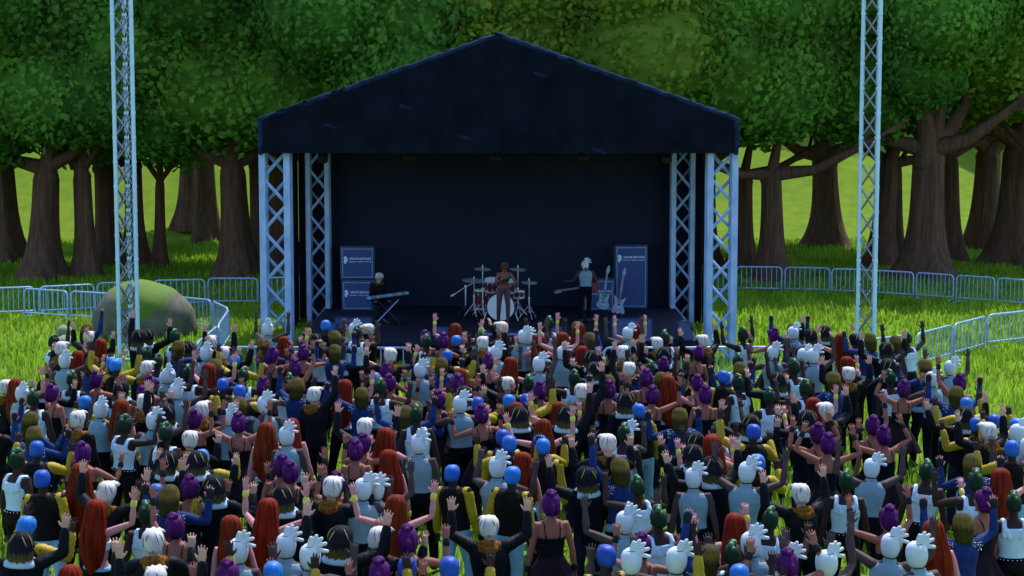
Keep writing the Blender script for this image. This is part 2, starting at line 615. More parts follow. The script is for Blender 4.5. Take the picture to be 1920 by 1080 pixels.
def trunk_mesh(dia, fork, seed, limbs=None):
    r = random.Random(seed)
    mb = MB()
    rad = dia / 2
    n = 22
    lean = r.uniform(-0.12, 0.12)
    ph = [r.uniform(0, 6.3) for _ in range(3)]
    rings = []
    for k in range(13):
        t = k / 12
        z = -0.15 + (fork + 0.5) * t
        fl = 1 + 1.25 * math.exp(-max(z, 0) / (0.6 + 0.35 * rad)) + 0.12 * (1 - t) - 0.75 * max(0, (t - 0.86) / 0.14) ** 1.5
        ring = []
        for i in range(n):
            a = 2 * math.pi * i / n
            rr = rad * 0.93 * fl * (1 + 0.07 * math.sin(3 * a + ph[0]) * (1 + 2 * math.exp(-max(z, 0))) + 0.05 * math.sin(7 * a + ph[1]) + 0.03 * math.sin(11 * a + ph[2] + z))
            ring.append(Vector((rr * math.cos(a) + lean * z * 0.5, rr * math.sin(a), z)))
        rings.append(ring)
    mb.rings(rings)
    top = Vector((lean * fork * 0.5, 0, fork))
    if limbs is None:
        limbs = [(-1, r.uniform(0.3, 0.9)), (1, r.uniform(0.3, 0.9)), (r.uniform(-0.5, 0.5), 1.6), (r.uniform(-0.7, 0.7), 1.1)]
    for sx, rise in limbs:
        y0 = r.uniform(-0.5, 0.5)
        d = Vector((sx, y0, rise)).normalized()
        L = r.uniform(3.0, 4.6)
        p1 = top + d * L * 0.33 + Vector((0, 0, -0.12))
        p2 = top + d * L * 0.66 + Vector((0, 0, 0.15 + r.uniform(-0.1, 0.25)))
        p3 = top + d * L + Vector((0, 0, 0.9))
        b = rad * r.uniform(0.48, 0.66)
        mb.tube([top - d * rad * 0.4 - Vector((0, 0, rad * 0.5)), top + d * rad * 0.7, p1, p2, p3], [b * 1.35, b * 1.15, b * 0.78, b * 0.5, b * 0.2], 12)
        for q in range(2):
            s = p1.lerp(p2, r.uniform(0.1, 0.9))
            e = Vector((d.x + r.uniform(-0.8, 0.8), d.y + r.uniform(-0.8, 0.8), 0.6 + r.uniform(0, 0.9))).normalized() * r.uniform(1.2, 2.2)
            mb.tube([s, s + e * 0.5 + Vector((0, 0, -0.06)), s + e], [b * 0.42, b * 0.3, b * 0.08], 7)
    return mb.mesh("trunk", "bark")


TREES = []


def tree(px, py, wpx, seed, label, fork=3.7, limbs=None, crown=None, tint=0, cz=0.0, cs=1.0, y=None):
    p = at(px, py, 0.0) if y is None else Vector(((px - 960) / FPX * y, y, 0))
    p.z = float(hill(np.array(p.x), np.array(p.y)))
    s = FPX / p.y
    root = empty("tree", p)
    put("trunk", trunk_mesh(max(0.28, 0.74 * wpx / s), fork, seed, limbs), None, root)
    r = random.Random(seed + 99)
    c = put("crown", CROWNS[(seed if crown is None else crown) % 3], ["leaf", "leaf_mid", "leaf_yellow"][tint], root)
    c.location = (r.uniform(-0.5, 0.5), r.uniform(-0.4, 0.4), fork + 4.6 * cs + cz)
    c.rotation_euler = (0, 0, r.uniform(0, 6.28))
    k = cs * r.uniform(0.98, 1.1)
    c.scale = (k * 1.16, k, k * 1.06)
    tag(root, label, "tree", "trees of the wood")
    return root


TL = [
    (18, 492, 56, 1, "thick tree trunk cut by the left edge, leftmost in the wood", 3.9, None, 0),
    (80, 525, 66, 2, "massive tree with widely flared foot above the left barrier, near left edge", 3.6, [(-1, 0.35), (1, 0.7), (0.3, 1.5)], 0),
    (165, 522, 44, 3, "tree just left of the tall truss mast, trunk forking into a V", 3.55, [(-0.8, 0.9), (0.7, 1.1), (0.1, 2)], 0),
    (204, 500, 52, 4, "tree half hidden behind the left truss mast", 3.6, [(-1, 0.9), (1, 0.25), (0.1, 1.4)], 1),
    (301, 500, 24, 5, "slim tree with a narrow Y fork, between mast and stage", 3.0, [(-0.75, 1.1), (0.75, 1.0), (0.1, 2)], 0),
    (352, 446, 40, 6, "leaning tree far back, left one of an overlapping pair", 3.8, None, 1),
    (388, 456, 50, 7, "tree far back, right one of an overlapping pair left of the stage", 3.8, None, 0),
    (446, 522, 66, 8, "big tree beside the stage's left edge with a thick limb rising left", 3.75, [(-1, 0.55), (-0.6, 1.2), (1, 0.5), (0.2, 1.5)], 0),
    (528, 500, 58, 9, "tree seen through the stage's left front truss post", 3.7, None, 1),
    (1318, 500, 50, 10, "tree between the right stage trusses, mostly hidden", 3.6, None, 0),
    (1393, 505, 44, 12, "tree right beside the stage's right truss post", 3.2, [(-1, 0.6), (1, 0.4), (0.2, 1.5)], 0),
    (1450, 528, 52, 13, "tree with two flat low limbs, first clear trunk right of the stage", 3.45, [(-1, 0.12), (1, 0.22), (0.2, 1.5)], 1),
    (1552, 464, 62, 14, "broad tree set further back, alone in the bright gap right of stage", 3.6, [(-1, 0.3), (1, 0.5), (0.4, 1.5), (-0.4, 1.2)], 0),
    (1652, 502, 52, 15, "tree directly behind the right truss mast", 3.6, None, 0),
    (1682, 480, 22, 16, "thin tree stem just right of the right truss mast", 3.4, [(-0.6, 1), (0.7, 1.1)], 1),
    (1737, 524, 82, 17, "largest trunk of the wood, with long sideways limbs, right of the mast", 4.2, [(-1, 0.35), (1, 0.45), (-0.3, 1.6), (0.35, 1.3), (0.8, 0.9)], 0),
    (1783, 490, 46, 18, "tree tucked behind the largest trunk on its right", 3.8, None, 0),
    (1845, 470, 62, 19, "tree with spreading foot beyond the right barrier, second from the right edge", 3.9, [(-1, 0.7), (1, 0.8), (0.1, 1.5)], 1),
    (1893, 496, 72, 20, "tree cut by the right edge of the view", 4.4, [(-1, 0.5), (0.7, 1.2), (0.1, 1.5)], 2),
]
for a in TL:
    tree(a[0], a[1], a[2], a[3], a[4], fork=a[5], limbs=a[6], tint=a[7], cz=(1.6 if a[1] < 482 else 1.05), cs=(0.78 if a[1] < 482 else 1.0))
BL = [
    (590, 60, "tree behind the stage's left roof slope", 1), (720, 59, "tree behind the left half of the stage roof", 0), (850, 62, "tree rising left of the roof peak", 0),
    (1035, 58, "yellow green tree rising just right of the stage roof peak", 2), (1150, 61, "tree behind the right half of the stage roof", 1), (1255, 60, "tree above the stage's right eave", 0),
    (960, 66, "tree of the second row behind the roof peak", 0), (660, 66, "tree of the second row behind the left roof slope", 0), (1210, 66, "tree of the second row behind the right roof slope", 0),
    (-60, 62, "tree whose leaves enter at the left edge", 0), (250, 65, "tree crown of the second row right of the left mast", 1), (490, 65, "tree crown of the second row left of the eave", 0),
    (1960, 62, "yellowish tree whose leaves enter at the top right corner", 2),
]
for i, (px, y, lb, tn) in enumerate(BL):
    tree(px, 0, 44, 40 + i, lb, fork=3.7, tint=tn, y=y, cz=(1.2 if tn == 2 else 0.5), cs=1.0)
HIGH = [(-20, 100), (130, 101), (290, 99), (450, 101), (610, 100), (770, 101), (930, 100), (1090, 101), (1250, 99), (1410, 101), (1570, 100), (1730, 101), (1890, 100)]
for i, (px, y) in enumerate(HIGH):
    tree(px, 0, 34, 70 + i, f"tall tree on the hillside, seen only between nearer crowns, {['first', 'second', 'third', 'fourth', 'fifth', 'sixth', 'seventh', 'eighth', 'ninth', 'tenth', 'eleventh', 'twelfth', 'thirteenth'][i]} from the left", fork=2.6, tint=i % 2, y=y, cz=0.0, cs=1.1)


# ---------------------------------------------------------------- truss pieces
def truss_parts(w, d, z0, z1, step, cw, bw):
    """chords mesh and lattice mesh of a square box truss centred on the origin"""
    ch, la = MB(), MB()
    for sx in (-1, 1):
        for sy in (-1, 1):
            ch.box(((w - cw) / 2 * sx, (d - cw) / 2 * sy, (z0 + z1) / 2), (cw, cw, z1 - z0), bevel=cw * 0.12)
    n = max(1, round((z1 - z0) / step))
    st = (z1 - z0) / n
    ix, iy = (w - cw) / 2, (d - cw) / 2
    for k in range(n):
        a, b = z0 + k * st, z0 + (k + 1) * st
        for sy in (-1, 1):
            s = 1 if (k + (sy > 0)) % 2 else -1
            la.tube([(-ix * s, iy * sy, a), (ix * s, iy * sy, b)], bw, 4, round_ends=False)
        for sx in (-1, 1):
            s = 1 if (k + (sx > 0)) % 2 else -1
            la.tube([(ix * sx, -iy * s, a), (ix * sx, iy * s, b)], bw, 4, round_ends=False)
    return ch, la


def build_stage():
    st = empty("stage", (SX, YF, 0))
    tag(st, "black open-air stage with gabled cloth roof and blue truss posts", "stage")
    L = lambda px, py, y: at_y(px, py, y) - Vector((SX, YF, 0))
    D = YB - YF
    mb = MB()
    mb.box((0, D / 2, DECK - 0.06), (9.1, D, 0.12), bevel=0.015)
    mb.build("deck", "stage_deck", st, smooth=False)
    mb = MB()
    mb.box((0, 0.06, (DECK - 0.125) / 2), (9.06, 0.04, DECK - 0.125))
    for sx in (-1, 1):
        mb.box((sx * 4.51, D / 2 + 0.03, (DECK - 0.125) / 2), (0.04, D - 0.1, DECK - 0.125))
    mb.build("skirt", "stage_cloth", st, smooth=False)
    # back cloth
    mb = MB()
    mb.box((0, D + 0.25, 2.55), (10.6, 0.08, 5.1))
    mb.build("back_cloth", "stage_cloth_lightened", st, smooth=False)
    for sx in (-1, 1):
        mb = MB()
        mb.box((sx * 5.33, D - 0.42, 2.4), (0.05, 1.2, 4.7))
        mb.build("wing_curtain", "stage_cloth_lightened", st, smooth=False)
    # roof: gable front, slopes, side and back fascia
    hw = 443 / (FPX / (YF + 0.1))
    zp, ze, zb = L(935, 66, YF).z, L(485, 224, YF).z, L(485, 287, YF).z
    mb = MB()
    mb.prism([(-hw, zb), (hw, zb), (hw, ze), (0, zp), (-hw, ze)], -0.06, 0.02)
    mb.build("gable_cloth", "stage_cloth", st, smooth=False)
    mb = MB()
    mb.prism([(-hw, ze), (-hw, ze - 0.08), (0, zp - 0.08), (hw, ze - 0.08), (hw, ze), (0, zp)], 0.022, D + 0.5)
    for sx in (-1, 1):
        mb.box((sx * (hw - 0.03), D / 2 + 0.26, (ze - 0.084 + zb) / 2), (0.06, D + 0.47, ze - 0.084 - zb))
    mb.box((0, D + 0.47, (ze + zb) / 2 - 0.05), (2 * hw - 0.13, 0.05, ze - zb - 0.1))
    mb.prism([(-hw + 0.3, ze - 0.09), (hw - 0.3, ze - 0.09), (0, zp - 0.2)], D + 0.4, D + 0.45)
    mb.build("roof_cloth", "stage_cloth", st, smooth=False)
    # worn rope edge round the front of the roof
    mb = MB()
    pts = [Vector((-hw - 0.01, -0.03, zb)), Vector((-hw - 0.01, -0.03, ze)), Vector((0, -0.03, zp)), Vector((hw + 0.01, -0.03, ze)), Vector((hw + 0.01, -0.03, zb))]
    for a, b in zip(pts, pts[1:]):
        n = max(6, int((b - a).length / 0.07))
        nr = Vector((-(b - a).z, 0, (b - a).x)).normalized()
        pp, rr = [], []
        for k in range(n + 1):
            q = a.lerp(b, k / n)
            pp.append(q + nr * rng.uniform(-0.012, 0.012))
            rr.append(0.062 * rng.uniform(0.86, 1.1))
        mb.tube(pp, rr, 8)
    mb.build("edge_piping", "roof_piping", st)
    for a, b in zip(pts[1:3], pts[2:4]):
        for k in range(9):
            mb = MB()
            t = rng.random()
            q = a.lerp(b, t)
            mb.box((q.x, -0.035 + rng.uniform(-0.06, 0.0), q.z + rng.uniform(-0.02, 0.05)), (rng.uniform(0.05, 0.28), 0.06, rng.uniform(0.03, 0.08)), rot=Matrix.Rotation(-math.atan2((b - a).z, (b - a).x) + rng.uniform(-0.2, 0.2), 3, 'Y'), bevel=0.008)
            mb.build("edge_tear", "stage_cloth", st)
    # scuffs on the front cloth
    for px, py in [(620, 236), (872, 257), (1010, 139), (1125, 283), (760, 200)]:
        mb = MB()
        q = L(px, py, YF)
        pl = []
        for k in range(14):
            a = 2 * math.pi * k / 14
            pl.append((q.x + math.cos(a) * 0.19 * rng.uniform(0.6, 1.1), q.z - math.cos(a) * 0.05 + math.sin(a) * 0.05 * rng.uniform(0.5, 1.2)))
        mb.prism(pl, -0.064, -0.061)
        mb.build("scuff_mark", "scuff", st, smooth=False)
    # posts
    for sx in (-1, 1):
        ch, la = truss_parts(0.70, 0.55, 0.0, zb + 0.03, 0.56, 0.15, 0.038)
        t = ch.build("truss_post", "truss_paint", st, smooth=False)
        t.location = (sx * 5.03, 0.40, 0)
        la.build("lattice", "truss_paint", t, smooth=False)
        ch, la = truss_parts(0.62, 0.5, 0.0, zb + 0.02, 0.56, 0.13, 0.034)
        t = ch.build("truss_post", "truss_paint", st, smooth=False)
        t.location = (sx * 4.72, D - 0.35, 0)
        la.build("lattice", "truss_paint", t, smooth=False)
    # beam that carries the lamps
    mb = MB()
    mb.tube([(-4.7, 0.9, zb + 0.16), (4.7, 0.9, zb + 0.16)], 0.05, 8)
    mb.build("lamp_beam", "black_metal", st)
    return st, zb


STAGE, ZB = build_stage()

LAMPL = ["black stage lamp hanging at the left post, leftmost of five", "black stage lamp under the roof above the keyboard", "black stage lamp hanging above the drum kit, middle of five", "black stage lamp under the roof above the guitarist", "black stage lamp hanging at the right post, rightmost of five"]
lamp0 = None
for i, px in enumerate([606, 768, 930, 1092, 1250]):
    p = at_y(px, 300, YF + 0.9)
    if lamp0 is None:
        lamp0 = empty("stage_lamp", p)
        mb = MB()
        mb.lathe([(0.11, -0.18), (0.12, -0.16), (0.12, 0.02), (0.09, 0.12), (0.03, 0.15)], 16, M=Matrix.Rotation(math.radians(-35), 4, 'X'))
        mb.build("lamp_can", "black_metal", lamp0)
        mb = MB()
        mb.tube([(-0.14, 0, 0), (-0.14, 0, 0.15), (0, 0, 0.19), (0.14, 0, 0.15), (0.14, 0, 0)], 0.012, 6)
        mb.tube([(0, 0, 0.19), (0, 0, 0.34)], 0.015, 6)
        mb.build("yoke", "black_metal", lamp0)
        mb = MB()
        mb.lathe([(0.10, -0.166), (0.10, -0.158)], 16, M=Matrix.Rotation(math.radians(-35), 4, 'X'))
        mb.build("lens", "black_metal", lamp0)
        o = lamp0
    else:
        o = copy_thing(lamp0)
        o.location = p
    o.location.z = ZB - 0.06
    tag(o, LAMPL[i], "stage lamp", "lamps under the stage roof")


def build_mast(px, py, rz, label):
    b = at(px, py, 0)
    m = empty("truss_mast", b, rz)
    tag(m, label, "mast", "truss masts beside the stage")
    H = 11.5
    side = 0.42
    cs = [Vector((-side / 2, 0, 0)), Vector((side / 2, 0, 0)), Vector((0, side * 0.86, 0))]
    for c in cs:
        mb = MB()
        mb.tube([c + Vector((0, 0, 0.03)), c + Vector((0, 0, H))], 0.047, 12, round_ends=False)
        mb.build("chord", "mast_paint", m)
    mb = MB()
    st = 0.555
    n = int(H / st)
    for k in range(n):
        z = 0.06 + k * st
        for i in range(3):
            a, c = cs[i], cs[(i + 1) % 3]
            for s, e in ((a, c), (c, a)) if i else ((a, c), (c, a)):
                mb.tube([s + Vector((0, 0, z)), s.lerp(e, 0.5) + Vector((0, 0, z + st * 0.5)), e + Vector((0, 0, z + st))], [0.02, 0.021, 0.02], 8, round_ends=False)
    for k in range(n):
        for c in cs:
            mb.lathe([(0.054, -0.03), (0.054, 0.03)], 10, 1, M=Matrix.Translation(c + Vector((0, 0, 0.06 + k * st))))
    mb.build("lattice", ["chrome", "mast_paint"], m)
    mb = MB()
    mb.box((0, side * 0.3, 0.015), (0.75, 0.7, 0.03), bevel=0.008)
    mb.build("base_plate", "barrier_paint", m)


build_mast(242, 672, math.radians(3), "tall pale blue truss mast on the left, standing in front of the boulder")
build_mast(1622, 676, math.radians(-38), "tall pale blue truss mast on the right, rising from the crowd")

# ---------------------------------------------------------------- barriers
BH = 0.80


def make_barrier():
    root = empty("crowd_barrier", (0, 0, 0))
    W = 1.42
    r = 0.12
    mb = MB()
    pts = [(-W / 2, 0, 0.05), (-W / 2, 0, BH - r)] + [(-W / 2 + r - r * math.cos(a), 0, BH - r + r * math.sin(a)) for a in (0.5, 1.05)] + [(-W / 2 + r, 0, BH)]
    pts += [(-x, y, z) for x, y, z in reversed(pts)]
    mb.tube(pts, 0.024, 8)
    mb.tube([(-W / 2, 0, 0.15), (W / 2, 0, 0.15)], 0.020, 8)
    mb.build("frame", "barrier_paint", root)
    mb = MB()
    for k in range(1, 9):
        x = -W / 2 + W * k / 9
        mb.tube([(x, 0, 0.15), (x, 0, BH)], 0.0115, 6, round_ends=False)
    mb.build("infill_grille", "barrier_paint", root)
    for sx in (-1, 1):
        mb = MB()
        mb.tube([(sx * (W / 2 - 0.1), -0.26, 0.02), (sx * (W / 2 - 0.1), 0, 0.07), (sx * (W / 2 - 0.1), 0.26, 0.02)], 0.018, 6)
        mb.build("foot", "barrier_paint", root)
    return root


BR = [
    ("far left run", [(-25, 541, 64, 538), (73, 538, 177, 533), (181, 531, 281, 528), (287, 526, 385, 524), (389, 522, 484, 522), (488, 521, 582, 520)],
     ["at the left edge", "second from the left edge, behind the near run", "just behind the left mast", "right above the boulder", "left of the stage's left post", "partly behind the stage's left post"]),
    ("inner left run", [(44, 541, 127, 546), (132, 546, 216, 551), (222, 552, 322, 557), (327, 556, 396, 563), (399, 565, 427, 578), (429, 580, 409, 610), (408, 611, 369, 643)],
     ["crossing before the far run near the left edge", "ending behind the boulder's left side", "wholly behind the boulder", "emerging from behind the boulder's right side", "forming the outer corner right of the boulder", "turning back towards the crowd, upper of two", "turning back towards the crowd, lower of two"]),
    ("front run before the stage", [(384, 651, 506, 651), (511, 651, 637, 652), (642, 652, 772, 652), (868, 652, 994, 652), (1000, 652, 1126, 652), (1131, 652, 1257, 652), (1262, 652, 1386, 651), (1391, 651, 1512, 650)],
     ["beginning at the left bend", "below the stacked speaker cabinets", "left of the gap in the middle", "right of the gap in the middle", "below the guitarist", "below the big right monitor", "below the stage's right post", "right of the stage's right post"]),
    ("right run", [(1517, 649, 1562, 645), (1566, 644, 1632, 637), (1636, 636, 1704, 628), (1719, 626, 1786, 609), (1789, 608, 1849, 593), (1852, 591, 1926, 583), (1930, 582, 2000, 577)],
     ["first beyond the front run, short", "in front of the right mast's foot", "right of the mast's foot, behind raised hands", "rising past the green haired man's raised arm", "middle one of the rising row", "next to the right edge", "crossing the right edge"]),
    ("far right run", [(1290, 503, 1376, 502), (1380, 500, 1467, 501), (1471, 501, 1557, 503), (1559, 504, 1637, 506), (1641, 507, 1714, 511), (1718, 511, 1789, 516), (1793, 516, 1866, 521), (1870, 521, 1945, 527)],
     ["seen through the stage's right post", "first right of the stage", "second right of the stage", "just left of the right mast", "just right of the right mast", "before the largest trunk", "second from the right edge", "cut by the right edge"]),
    ("left side", [(140, 675, 262, 674)], ["standing alone at the left mast's foot"]),
]
bar0 = None
for run, segs, desc in BR:
    for (x0, y0, x1, y1), ds in zip(segs, desc):
        if bar0 is None:
            bar0 = o = make_barrier()
        else:
            o = copy_thing(bar0)
        a, b = at(x0, y0, BH), at(x1, y1, BH)
        mid = (a + b) / 2
        o.location = (mid.x, mid.y, 0)
        o.rotation_euler = (0, 0, math.atan2(b.y - a.y, b.x - a.x))
        o.scale = ((b - a).length / 1.46, 1, 1)
        tag(o, f"blue barrier of the {run}, {ds}", "barrier", "crowd barriers")


# ---------------------------------------------------------------- boulder and flat rocks
def rock_mesh(name, r, seed, m, sub=4):
    bm = bmesh.new()
    bmesh.ops.create_icosphere(bm, subdivisions=sub, radius=1)
    rr = random.Random(seed)
    ph = [rr.uniform(0, 6) for _ in range(6)]
    for v in bm.verts:
        p = v.co.copy()
        k = 1 + 0.05 * math.sin(3 * p.x + ph[0]) + 0.05 * math.sin(3.5 * p.y + ph[1]) * math.cos(3 * p.z + ph[2]) + 0.02 * math.sin(9 * p.x + ph[3]) * math.sin(8 * p.z + ph[4])
        q = p * k
        if q.z > 0.3:
            q.x *= 1 - 0.05 * q.z
        v.co = Vector((q.x * r[0], q.y * r[1], q.z * r[2]))
    me = bpy.data.meshes.new(name)
    bm.to_mesh(me)
    bm.free()
    me.materials.append(MATS[m])
    me.shade_smooth()
    return me


def stone_material():
    m = mat("stone", (0.095, 0.1, 0.075), 0.85, var=0.3, scale=3, bump=0.4, bscale=10)
    nt = m.node_tree
    N, L = nt.nodes, nt.links
    ge = N.new("ShaderNodeTexCoord")
    sx = N.new("ShaderNodeSeparateXYZ")
    L.new(ge.outputs["Object"], sx.inputs[0])
    ns = N.new("ShaderNodeTexNoise")
    ns.inputs["Scale"].default_value = 1.6
    ns.inputs["Detail"].default_value = 6
    L.new(ge.outputs["Object"], ns.inputs["Vector"])
    a = N.new("ShaderNodeMath")
    a.operation = 'MULTIPLY_ADD'
    a.inputs[1].default_value = 1.1
    L.new(ns.outputs["Fac"], a.inputs[0])
    L.new(sx.outputs["Z"], a.inputs[2])
    ab = N.new("ShaderNodeMath")
    ab.operation = 'ABSOLUTE'
    sh = N.new("ShaderNodeMath")
    sh.operation = 'ADD'
    sh.inputs[1].default_value = -0.08
    L.new(sx.outputs["X"], sh.inputs[0])
    L.new(sh.outputs[0], ab.inputs[0])
    s2 = N.new("ShaderNodeMath")
    s2.operation = 'MULTIPLY_ADD'
    s2.inputs[1].default_value = -0.75
    L.new(ab.outputs[0], s2.inputs[0])
    L.new(a.outputs[0], s2.inputs[2])
    mr = N.new("ShaderNodeMapRange")
    mr.inputs["From Min"].default_value, mr.inputs["From Max"].default_value = 0.58, 0.74
    L.new(s2.outputs[0], mr.inputs["Value"])
    mx = N.new("ShaderNodeMix")
    mx.data_type = 'RGBA'
    bs = N["Principled BSDF"]
    src = bs.inputs["Base Color"].links[0].from_socket
    L.new(mr.outputs[0], mx.inputs["Factor"])
    L.new(src, mx.inputs["A"])
    mx.inputs["B"].default_value = (0.075, 0.145, 0.012, 1)
    L.new(mx.outputs["Result"], bs.inputs["Base Color"])


stone_material()
mat("grey_stone", (0.2, 0.22, 0.18), 0.9, var=0.25, scale=6, bump=0.3)
p = at(259, 641, 0)
bo = put("boulder", rock_mesh("boulder", (1.27, 1.0, 1.05), 5, "stone"), None)
bo.location = (p.x, p.y + 0.9, 0.42)
tag(bo, "big rounded grey boulder with a mossy green top behind the left mast", "boulder")
for (px, py, lb) in [(122, 628, "flat grey rock in the grass, further of two left of the boulder"), (121, 648, "flat grey rock in the grass, nearer of two left of the boulder")]:
    o = put("rock", rock_mesh("rock", (0.23, 0.2, 0.16), px + py, "grey_stone", 3), None)
    q = at(px, py, 0)
    o.location = (q.x, q.y, 0.09)
    tag(o, lb, "rock", "flat rocks in the grass")


# ---------------------------------------------------------------- stage equipment
def floor_at(px, py):
    return at(px, py, DECK)


def cabinet(px, py, w, h, z, label, rz=0.0, d=0.45):
    p = floor_at(px, py)
    root = empty("speaker_cabinet", (p.x, p.y, DECK + z), rz)
    tag(root, label, "speaker", "speaker cabinets on stage")
    mb = MB()
    mb.box((0, d / 2, h / 2), (w, d, h), bevel=0.02)
    mb.build("cabinet_body", "cab_vinyl", root)
    t = 0.028
    mb = MB()
    for sx in (-1, 1):
        mb.box((sx * (w / 2 - 0.06), -0.008, h / 2), (t, 0.03, h - 0.11), bevel=0.004)
        mb.box((0, -0.008, h / 2 + sx * (h / 2 - 0.069)), (w - 0.155, 0.029, t), bevel=0.004)
    mb.build("trim", "cab_trim", root, smooth=False)
    mb = MB()
    mb.box((0, -0.006, h / 2), (w - 0.16, 0.008, h - 0.17))
    g = mb.build("grille", "cab_grille", root, smooth=False)
    zt = h - 0.06 - 0.26
    for txt, size, dz, nm in (("GRAVE MISTAKE", 0.076, 0.0, "lettering"), ("GAMES", 0.038, -0.075, "lettering")):
        o = put(nm, text_mesh(txt, size, nm, "cab_print"), None, root)
        o.location = (0.07, -0.014, zt + dz)
        o.rotation_euler = (math.radians(90), 0, 0)
    mb = MB()
    for sx in (-1, 1):
        mb.box((0.07 + sx * 0.19, -0.014, zt - 0.075), (0.20, 0.006, 0.012))
    mb.build("printed_rule", "cab_print", root, smooth=False)
    mb = MB()
    c = Vector((-0.305, -0.014, zt - 0.01))
    def disc(cx, cz, r, sq=1.0):
        mb.prism([(c.x + cx + r * math.cos(a), c.z + cz + r * sq * math.sin(a)) for a in [2 * math.pi * k / 12 for k in range(12)]], -0.017, -0.011)
    disc(0, 0.028, 0.048)
    disc(-0.012, -0.062, 0.034, 1.3)
    disc(0.035, -0.03, 0.026)
    disc(0.0, -0.105, 0.018)
    mb.build("emblem", "cab_print", root, smooth=False)
    return root


cabinet(672, 583, 0.86, 0.80, 0.0, "blue speaker cabinet under another one, behind the keyboard player", math.radians(-2))
cabinet(671, 583, 0.88, 0.86, 0.803, "blue speaker cabinet on top of the stack behind the keyboard player", math.radians(3))
cabinet(1183, 579, 0.86, 1.66, 0.0, "tall blue speaker cabinet at the right, taller than the rest", math.radians(2))
cabinet(1123, 584, 0.80, 0.84, 0.0, "low blue speaker cabinet half hidden by the guitarist and guitars", math.radians(-3))


def monitor(px, py, w, h, d, label, rz=0.0, tilt=25, arch=False):
    p = floor_at(px, py)
    root = empty("stage_monitor", p, rz)
    tag(root, label, "monitor", "floor monitors along the stage edge")
    mb = MB()
    M = Matrix.Rotation(math.radians(90), 4, 'Z')
    k = math.tan(math.radians(tilt)) * h
    mb.prism([(0, 0.01), (d, 0.01), (d - 0.06, h), (k, h)], -w / 2, w / 2, M=M @ Matrix.Identity(4))
    o = mb.build("monitor_box", "monitor_vinyl", root, smooth=False)
    bv = o.modifiers.new("bevel", 'BEVEL')
    bv.width, bv.segments = 0.02, 2
    mb = MB()
    n = Vector((0, -math.cos(math.radians(tilt)), math.sin(math.radians(tilt))))
    R = Matrix.Rotation(-math.radians(tilt), 3, 'X')
    cdir = Vector((0, math.sin(math.radians(tilt)), math.cos(math.radians(tilt))))
    mb.box(cdir * (h / math.cos(math.radians(tilt)) * 0.5) + n * 0.004, (w - 0.08, 0.012, h / math.cos(math.radians(tilt)) - 0.08), rot=R)
    mb.build("grille", "cab_vinyl", root, smooth=False)
    return root


monitor(661, 632, 0.86, 0.42, 0.5, "wide dark blue floor monitor on the stage's left, below the keyboard")
monitor(1186, 642, 0.92, 0.50, 0.5, "wide dark blue floor monitor on the stage's right, below the guitars")
monitor(614, 640, 0.30, 0.40, 0.35, "small tilted floor monitor at the stage's left corner", math.radians(-22))
monitor(1289, 640, 0.34, 0.42, 0.35, "small tilted floor monitor at the stage's right corner", math.radians(22))
monitor(826, 640, 0.30, 0.30, 0.32, "small floor monitor left of the stage middle", math.radians(-8))
monitor(1043, 640, 0.34, 0.32, 0.32, "small floor monitor right of the stage middle", math.radians(8))


# ---- drums
def drum(name, label, p, r, h, axis=None, legs=0, legh=0.2, front=None):
    """drum whose shell stands on end, or lies along -Y when axis is given"""
    root = empty(name, p)
    tag(root, label, "drum", "drums of the kit")
    M = Matrix.Translation((0, 0, legh)) if axis is None else Matrix.Translation((0, 0, r + 0.02)) @ Matrix.Rotation(math.radians(90), 4, 'X') @ Matrix.Translation((0, 0, -h / 2))
    if axis == 'tilt':
        M = Matrix.Translation((0, 0, legh)) @ Matrix.Rotation(math.radians(18), 4, 'X')
    mb = MB()
    mb.lathe([(r, 0.0), (r, h)], 28, M=M)
    mb.build("shell", "drum_wrap", root)
    for z in (0.0, h):
        mb = MB()
        mb.lathe([(r + 0.012, z - 0.02), (r + 0.018, z), (r + 0.012, z + 0.02), (r - 0.012, z + 0.012), (r - 0.012, z - 0.012)], 28, M=M)
        mb.build("hoop", "kit_chrome" if axis != 'lie' else "drum_wrap", root)
    mb = MB()
    mb.lathe([(r - 0.008, h + 0.006), (r - 0.009, h + 0.014)], 28, M=M)
    mb.build("drum_head", "drum_skin", root)
    mb = MB()
    for k in range(8):
        a = 2 * math.pi * (k + 0.3) / 8
        c = M @ Vector(((r + 0.012) * math.cos(a), (r + 0.012) * math.sin(a), h * 0.80))
        c2 = M @ Vector(((r + 0.012) * math.cos(a), (r + 0.012) * math.sin(a), h * 0.20))
        for q in (c, c2):
            mb.tube([q - (M.to_3x3() @ Vector((0, 0, 0.025))), q + (M.to_3x3() @ Vector((0, 0, 0.025)))], 0.012, 6)
    mb.build("lug", "kit_chrome", root)
    for k in range(legs):
        a = 2 * math.pi * k / legs + 0.5
        mb = MB()
        if axis == 'lie':
            s = 1 if k else -1
            mb.tube([(s * r * 0.92, -0.1, r * 0.9), (s * r * 1.25, -0.18, 0.02)], 0.012, 6)
        else:
            mb.tube([((r + 0.02) * math.cos(a), (r + 0.02) * math.sin(a), legh + h * 0.5), ((r + 0.025) * math.cos(a), (r + 0.025) * math.sin(a), 0.04), ((r + 0.06) * math.cos(a), (r + 0.06) * math.sin(a), 0.012)], 0.011, 6)
        mb.build("leg", "kit_chrome", root)
    return root


